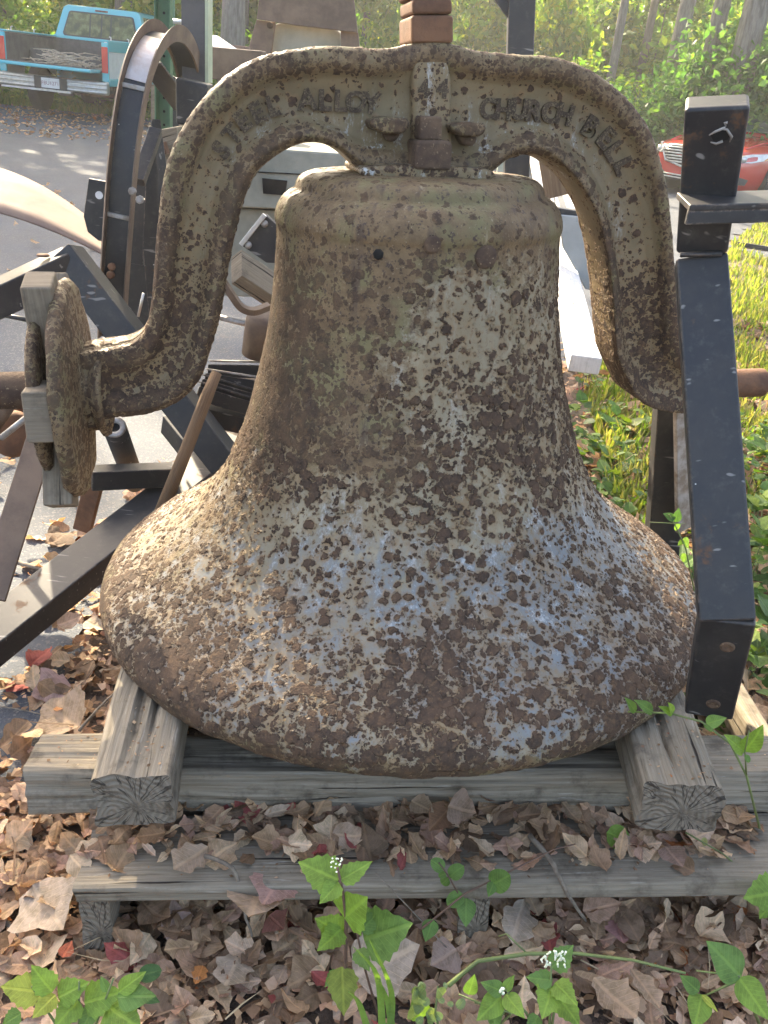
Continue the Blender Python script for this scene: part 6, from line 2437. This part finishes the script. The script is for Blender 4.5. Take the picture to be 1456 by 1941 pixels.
for q in range(22):
    p = at(1046 + r.uniform(-22, 26), 1822 + r.uniform(-14, 12), y=yb - .006)
    mb.tube([p, p + Vector((r.uniform(-.003, .003), -.001, .006))], [.0009, .0013], 5)
for q in range(5):
    p = at(952 + r.uniform(-5, 5), 1880 + r.uniform(-5, 5), y=yb - .006)
    mb.tube([p, p + Vector((0, -.001, .004))], [.0014, .0018], 5)
mb.build('bud', M['flower'], t)
t = plant('small_leaved_plant', 'pale small-leaved plant beside the budding plant at the bottom edge', 'plant', at(830, 1960, y=.69))
mb = MB()
sprig(mb, [at(840, 1980, y=.69), at(825, 1920, y=.69), at(830, 1870, y=.69)], .0018, .001)
mb.build('stem', M['stem'], t, smooth=True)
sp = []
for q in range(22):
    x, y_ = 825 + r.uniform(-38, 45), 1905 + r.uniform(-35, 35)
    sp.append(((x, y_), (x + r.uniform(-16, 16), y_ - r.uniform(2, 18)), .69, .69 + r.uniform(-.01, .01), 'round', (.20, .27, .12), 1.3, .2))
plant_leaves(t, sp)
# honeysuckle sprig over the plank
yb = yg(850, 1690, -.19)
t = plant('vine_sprig', 'round-leaved vine sprig with a red brown stem over the front plank', 'vine', at(870, 1700, y=yb))
mb = MB()
sprig(mb, [at(800, 1760, y=yb - .05), at(880, 1695, y=yb - .01), at(960, 1655, y=yb + .01), at(1050, 1610, y=yb + .04), at(1090, 1600, y=yb + .06)], .0016, .001)
sprig(mb, [at(872, 1700, y=yb - .01), at(850, 1660, y=yb), at(832, 1635, y=yb)], .0014, .0009)
mb.build('stem', M['redstem'], t, smooth=True)
plant_leaves(t, [((842, 1648), (818, 1630), yb, yb, 'round', MG, 1.3, .1), ((846, 1655), (830, 1662), yb, yb, 'round', MG, 1.2, .1), ((852, 1662), (878, 1642), yb, yb, 'round', MG, 1.3, .1), ((850, 1664), (836, 1678), yb, yb, 'round', MG, 1.4, .1),
                 ((878, 1695), (846, 1716), yb - .01, yb - .02, 'round', MG, 1.35, .1), ((884, 1702), (884, 1760), yb - .01, yb - .04, 'ovate', MG, 1.5, .1), ((930, 1678), (965, 1660), yb, yb - .01, 'round', MG, 1.4, .1), ((936, 1672), (926, 1700), yb, yb - .02, 'ovate', MG, 1.5, .1),
                 ((820, 1742), (806, 1788), yb - .04, yb - .06, 'ovate', MG, 1.5, .1)])
# single round leaf on the plank
yb = yg(1172, 1590, -.18)
t = plant('seedling', 'lone round green leaf growing through the leaves on the plank', 'seedling', at(1165, 1605, y=yb))
mb = MB()
sprig(mb, [at(1165, 1620, y=yb), at(1168, 1598, y=yb)], .0012, .001)
mb.build('stem', M['stem'], t)
plant_leaves(t, [((1150, 1578), (1197, 1598), yb, yb - .01, 'round', LG, 1.6, .1)])
yb = yg(1142, 1760, ZG)
t = plant('seedling', 'tiny star-shaped seedling below the front plank right of centre', 'seedling', at(1140, 1790, y=yb))
mb = MB()
sprig(mb, [at(1125, 1805, y=yb), at(1142, 1765, y=yb)], .0011, .0008)
mb.build('stem', M['stem'], t)
plant_leaves(t, [((1142, 1762), (1142 + math.cos(a) * 14, 1762 - math.sin(a) * 14), yb, yb, 'ovate', MG, 1.3, .1) for a in (.3, 1.6, 2.9, 4.2, 5.4)])
# long green twig lying across the litter
yb = .76
t = plant('green_twig', 'long pale green twig lying across the litter at the lower right', 'twig', at(1080, 1810, y=yb))
mb = MB()
sprig(mb, [at(850, 1868, y=yb - .05), at(905, 1822, y=yb - .02), at(1000, 1808, y=yb), at(1090, 1807, y=yb + .01), at(1200, 1820, y=yb), at(1300, 1845, y=yb - .02)], .0030, .0016)
sprig(mb, [at(1000, 1808, y=yb), at(960, 1770, y=yb + .02), at(945, 1775, y=yb + .02)], .0012, .0008)
mb.build('stem', M['stem'], t, smooth=True)
# big oval leaves at the lower right edge
yb = .74
t = plant('broad_leaved_plant', 'plant with broad oval leaves at the bottom right corner', 'plant', at(1400, 1941, y=yb))
mb = MB()
sprig(mb, [at(1440, 1941, y=yb), at(1400, 1850, y=yb), at(1320, 1840, y=yb)], .0022, .001)
sprig(mb, [at(1395, 1860, y=yb), at(1330, 1890, y=yb)], .0018, .001)
mb.build('stem', M['stem'], t, smooth=True)
plant_leaves(t, [((1405, 1852), (1345, 1785), yb, yb + .01, 'ovate', MG, 1.45, .08), ((1400, 1852), (1462, 1935), yb, yb - .04, 'ovate', LG, 1.4, .08), ((1330, 1885), (1318, 1950), yb, yb - .04, 'ovate', LG, 1.5, .08),
                 ((1325, 1880), (1290, 1848), yb, yb + .01, 'ovate', MG, 1.5, .08), ((1330, 1885), (1362, 1918), yb, yb - .02, 'lance', LY, 1.2, .2)])
yb = yg(1440, 1715, -.2)
t = plant('broad_leaved_plant', 'pale green leaf pair at the right edge beside the plank end', 'plant', at(1456, 1740, y=yb))
mb = MB()
sprig(mb, [at(1470, 1790, y=yb), at(1460, 1700, y=yb)], .002, .001)
mb.build('stem', M['stem'], t)
plant_leaves(t, [((1480, 1690), (1412, 1702), yb, yb - .02, 'toothed', LG, 1.6, .1), ((1470, 1700), (1440, 1745), yb, yb - .02, 'toothed', LG, 1.3, .1)])
# vine over the right timber
yb = 1.02
t = plant('trailing_vine', 'thin trailing vine with paired leaves over the right timber', 'vine', at(1440, 1560, y=yb))
mb = MB()
sprig(mb, [at(1190, 1349, y=1.04), at(1270, 1352, y=1.02), at(1330, 1368, y=1.0), at(1385, 1410, y=.99), at(1415, 1470, y=.98), at(1440, 1570, y=.97)], .0014, .0018)
sprig(mb, [at(1415, 1470, y=.98), at(1412, 1425, y=.97), at(1420, 1385, y=.96)], .0013, .0009)
mb.build('stem', M['stem'], t, smooth=True)
plant_leaves(t, [((1205, 1350), (1188, 1322), 1.035, 1.03, 'ovate', MG, .9, .2), ((1238, 1350), (1206, 1326), 1.03, 1.02, 'ovate', MG, .9, .2), ((1275, 1354), (1252, 1338), 1.02, 1.01, 'ovate', LG, .8, .2), ((1276, 1352), (1270, 1332), 1.02, 1.01, 'ovate', LG, .9, .2),
                 ((1338, 1372), (1377, 1360), 1.0, .99, 'ovate', MG, 1.3, .2), ((1336, 1372), (1350, 1386), 1.0, .985, 'round', MG, 1.0, .2), ((1410, 1425), (1378, 1392), .97, .96, 'ovate', LG, 1.0, .2), ((1412, 1425), (1448, 1378), .97, .96, 'ovate', LG, 1.1, .2), ((1414, 1430), (1420, 1446), .97, .96, 'round', MG, 1.2, .2)])
# yellowing stem at the right
yb = yg(1380, 1620, -.19)
t = plant('dry_stem', 'thin yellow-green stem lying over the plank at the right', 'twig', at(1380, 1640, y=yb))
mb = MB()
sprig(mb, [at(1300, 1578, y=yb), at(1370, 1618, y=yb - .01), at(1456, 1690, y=yb - .04)], .0014, .001)
mb.build('stem', M['stem'], t, smooth=True)
plant_leaves(t, [((1330, 1590), (1342, 1602), yb, yb, 'round', (.3, .3, .12), 1.2, .2), ((1362, 1612), (1350, 1622), yb, yb, 'round', (.3, .3, .12), 1.2, .2), ((1395, 1640), (1410, 1650), yb - .01, yb - .01, 'round', (.32, .30, .14), 1.2, .2)])
# vine leaves by the rear leg
yb = 1.45
t = plant('climbing_vine', 'dark climbing vine leaves between the bell flare and the stand legs', 'vine', at(1310, 1090, y=yb))
mb = MB()
sprig(mb, [at(1318, 1130, y=yb), at(1300, 1040, y=yb), at(1282, 1000, y=yb), at(1268, 975, y=yb)], .0016, .001)
sprig(mb, [at(1232, 990, y=yb - .02), at(1300, 993, y=yb)], .0008, .0006)
mb.build('stem', M['stem'], t, smooth=True)
plant_leaves(t, [((1278, 985), (1258, 972), yb, yb, 'ovate', DG, 1.5, .15), ((1280, 990), (1288, 963), yb, yb, 'ovate', DG, 1.3, .15), ((1282, 992), (1285, 1006), yb, yb, 'round', MG, 1.6, .15), ((1295, 1020), (1308, 1040), yb, yb, 'ovate', MG, 1.4, .15), ((1296, 1024), (1284, 1035), yb, yb, 'ovate', MG, 1.3, .15), ((1292, 1050), (1300, 1065), yb, yb, 'round', MG, 1.3, .15)])
# grass blades by the snakeroot
yb = .74
t = plant('grass_tuft', 'few long green grass blades right of the snakeroot plant', 'grass tuft', at(720, 1941, y=yb))
for k, (b_, m_, t_) in enumerate((((725, 1960), (715, 1850), (670, 1795)), ((735, 1970), (742, 1880), (700, 1780)), ((700, 1960), (680, 1900), (660, 1880)), ((745, 1960), (735, 1900), (720, 1860)))):
    mb = MB()
    a_, b2, c_ = at(*b_, y=yb), at(*m_, y=yb), at(*t_, y=yb - .01)
    pts = smooth_path([a_, b2, c_], 5)
    vs, fs = [], []
    for i, p in enumerate(pts):
        w_ = .0045 * (1 - (i / (len(pts) - 1)) ** 2) + .0003
        vs += [p - Vector((w_, 0, 0)), p + Vector((0, .001, 0)), p + Vector((w_, 0, 0))]
    for i in range(len(pts) - 1):
        fs += [(3 * i, 3 * i + 1, 3 * i + 4, 3 * i + 3), (3 * i + 1, 3 * i + 2, 3 * i + 5, 3 * i + 4)]
    mb.add(vs, fs, None, 0, MG)
    mb.build('blade', M['leaf'], t, smooth=True)
# herbs at the right edge beside the stand
r = random.Random(31)
for i, (px, py, L, lab) in enumerate(((1442, 1100, .07, 'leafy herb at the right edge beside the stand foot'), (1432, 930, .06, 'small herb right of the stand leg below the axle end'), (1440, 1290, .055, 'low herb at the right edge above the right timber'), (1105, 745, .05, 'bright herb between bell waist and yoke leg'), (1430, 1010, .06, 'herb with drooping leaves right of the stand leg'))):
    p = atg(px, py, .02)
    mb = MB()
    mb2 = MB()
    for q in range(4):
        o_ = p + Vector((r.uniform(-.05, .05), r.uniform(-.05, .05), 0))
        h_ = r.uniform(.05, .14)
        mb2.tube([o_, o_ + Vector((r.uniform(-.02, .02), 0, h_))], [.002, .0012], 5)
        herb(mb, r, o_ + Vector((0, 0, h_ - .02)), (0, 0, 1), 5, L, HERB, ('ovate', 'toothed'))
    t = plant('herb', lab, 'plant', p)
    mb2.build('stem', M['stem'], t, smooth=True)
    mb.build('foliage', M['leaf'], t, smooth=True)

# twigs
TW = [('grey twig in the leaf litter at the lower left edge', [(-10, 1725, ZG), (40, 1778, ZG), (95, 1822, ZG)], .0055),
      ('dark forked twig leaning over the left half of the front plank', [(388, 1622, ZP + .02), (440, 1645, ZP + .02), (455, 1700, ZP - .03), (478, 1775, ZG + .04)], .0035),
      ('dark twig leaning over the right half of the front plank', [(1005, 1583, ZP + .02), (1050, 1640, ZP + .02), (1075, 1695, ZP - .02), (1110, 1745, ZG + .04)], .0045),
      ('pale twig on the asphalt at the left edge beside the crossbeam', [(-5, 1600, ZG), (30, 1535, ZG), (52, 1508, ZG)], .0035),
      ('thin straw stalk crossing the plank right of the snakeroot', [(712, 1655, ZP + .02), (780, 1725, ZP - .03), (850, 1800, ZG + .03)], .0012),
      ('pale stick on the leaves below the rusty flat bar', [(22, 1062, ZG + .01), (55, 1072, ZG + .01), (90, 1082, ZG + .01)], .0075),
      ('grey twig leaning on the left timber', [(150, 1385, ZG + .02), (185, 1345, ZG + .06), (218, 1312, ZG + .11)], .0035),
      ('long thin twig on the asphalt left of the timbers', [(-5, 1338, ZG), (70, 1352, ZG), (145, 1378, ZG)], .0018)]
for lab, pts, r0 in TW:
    P_ = [T @ atb(x, y_, z=z_) for x, y_, z_ in pts]
    mb = MB()
    pp = smooth_path(P_, 4)
    mb.tube([p + Vector((noise.noise(p * 60), noise.noise(p * 60 + Vector((5, 0, 0))), 0)) * r0 * .6 for p in pp], [r0 * (1 - .5 * i / len(pp)) for i in range(len(pp))], 7)
    single('twig', lab, 'twig', mb, M['twig'], smooth=True)

# leaves caught on the timbers, the plank and round the lip of the bell
r = random.Random(14)
mb = MB()
for q in range(430):
    x = r.uniform(-.47, .56)
    fr_ = r.random() ** .75
    y_ = -.585 + .059 * (x + .45) + .125 * fr_
    if r.random() < .8 * ss(np.array(.30 - fr_), 0, .25):
        continue
    p = T @ Vector((x, y_, -.184 + r.uniform(0, .012) + .05 * max(0, fr_ - .55) * r.random()))
    litter_leaf(mb, r, p, (0, -.2, 1), r.uniform(.02, .062), .8)
for q in range(620):
    x = r.uniform(-.42, .60)
    fr_ = r.random()
    p = T @ Vector((x, -.66 + .059 * (x + .45) + .17 * fr_, -.338 + .075 * fr_ + r.uniform(0, .02)))
    litter_leaf(mb, r, p, (0, -.35, 1), r.uniform(.022, .065))
for q in range(150):
    x = r.choice((-1, 1)) * r.uniform(.46, .75)
    y_ = r.uniform(-.60, -.2)
    p = T @ Vector((x, y_, -.33 + r.uniform(0, .03)))
    litter_leaf(mb, r, p, (0, 0, 1), r.uniform(.03, .06))
# crumbs of bark, leaf and soil on the tops of the timbers and boards
for q in range(480):
    k = r.random()
    if k < .55:
        x = r.uniform(-.46, .56)
        p = T @ Vector((x, -.545 + .059 * (x + .45) + r.uniform(-.055, .10), -.1845))
    elif k < .72:
        y_ = r.uniform(-.56, -.38)
        p = T @ Vector((-.378 + (y_ + .57) * -.11 + r.uniform(-.04, .04), y_, -.0085))
    elif k < .88:
        y_ = r.uniform(-.54, -.38)
        p = T @ Vector((.401 + r.uniform(-.045, .05), y_, -.0075))
    else:
        x = r.choice((r.uniform(-.56, -.46), r.uniform(.48, .70)))
        p = T @ Vector((x, -.424 + (x + .58) * .0547 + r.uniform(-.04, .04), -.0985))
    s_ = r.uniform(.001, .0045)
    a = r.uniform(0, 6.3)
    u_ = ROT @ Vector((math.cos(a), math.sin(a), r.uniform(0, .3))) * s_
    v_ = ROT @ Vector((-math.sin(a), math.cos(a), r.uniform(0, .3))) * s_ * r.uniform(.3, .8)
    mb.add([p - u_, p - v_, p + u_, p + v_], [(0, 1, 2), (0, 2, 3)], None, 0, tuple(v * .6 for v in dry_col(r)))
for q in range(120):
    x = r.uniform(-.36, .36)
    p = T @ Vector((x, r.uniform(-.45, -.30), -.20 + r.uniform(0, .02)))
    litter_leaf(mb, r, p, (0, 0, 1), r.uniform(.03, .05))
struct('plank_litter', mb, M['litter'], 'stuff', smooth=True)


# ------------------------------------------------------------------ the sunlit air
m = bpy.data.materials.new('haze_air')
m.use_nodes = True
nt = m.node_tree
nt.nodes.remove(nt.nodes['Principled BSDF'])
pv = nt.nodes.new('ShaderNodeVolumePrincipled')
pv.inputs['Color'].default_value = (.95, .95, .92, 1)
pv.inputs['Density'].default_value = HAZE
pv.inputs['Anisotropy'].default_value = .45
nt.links.new(pv.outputs[0], nt.nodes['Material Output'].inputs['Volume'])
mb = MB()
mb.box((0, 39, 12.2), (71, 0, 0), (0, 52, 0), (0, 0, 13.6))
o = mb.build('haze', m, None)
o['kind'] = 'stuff'
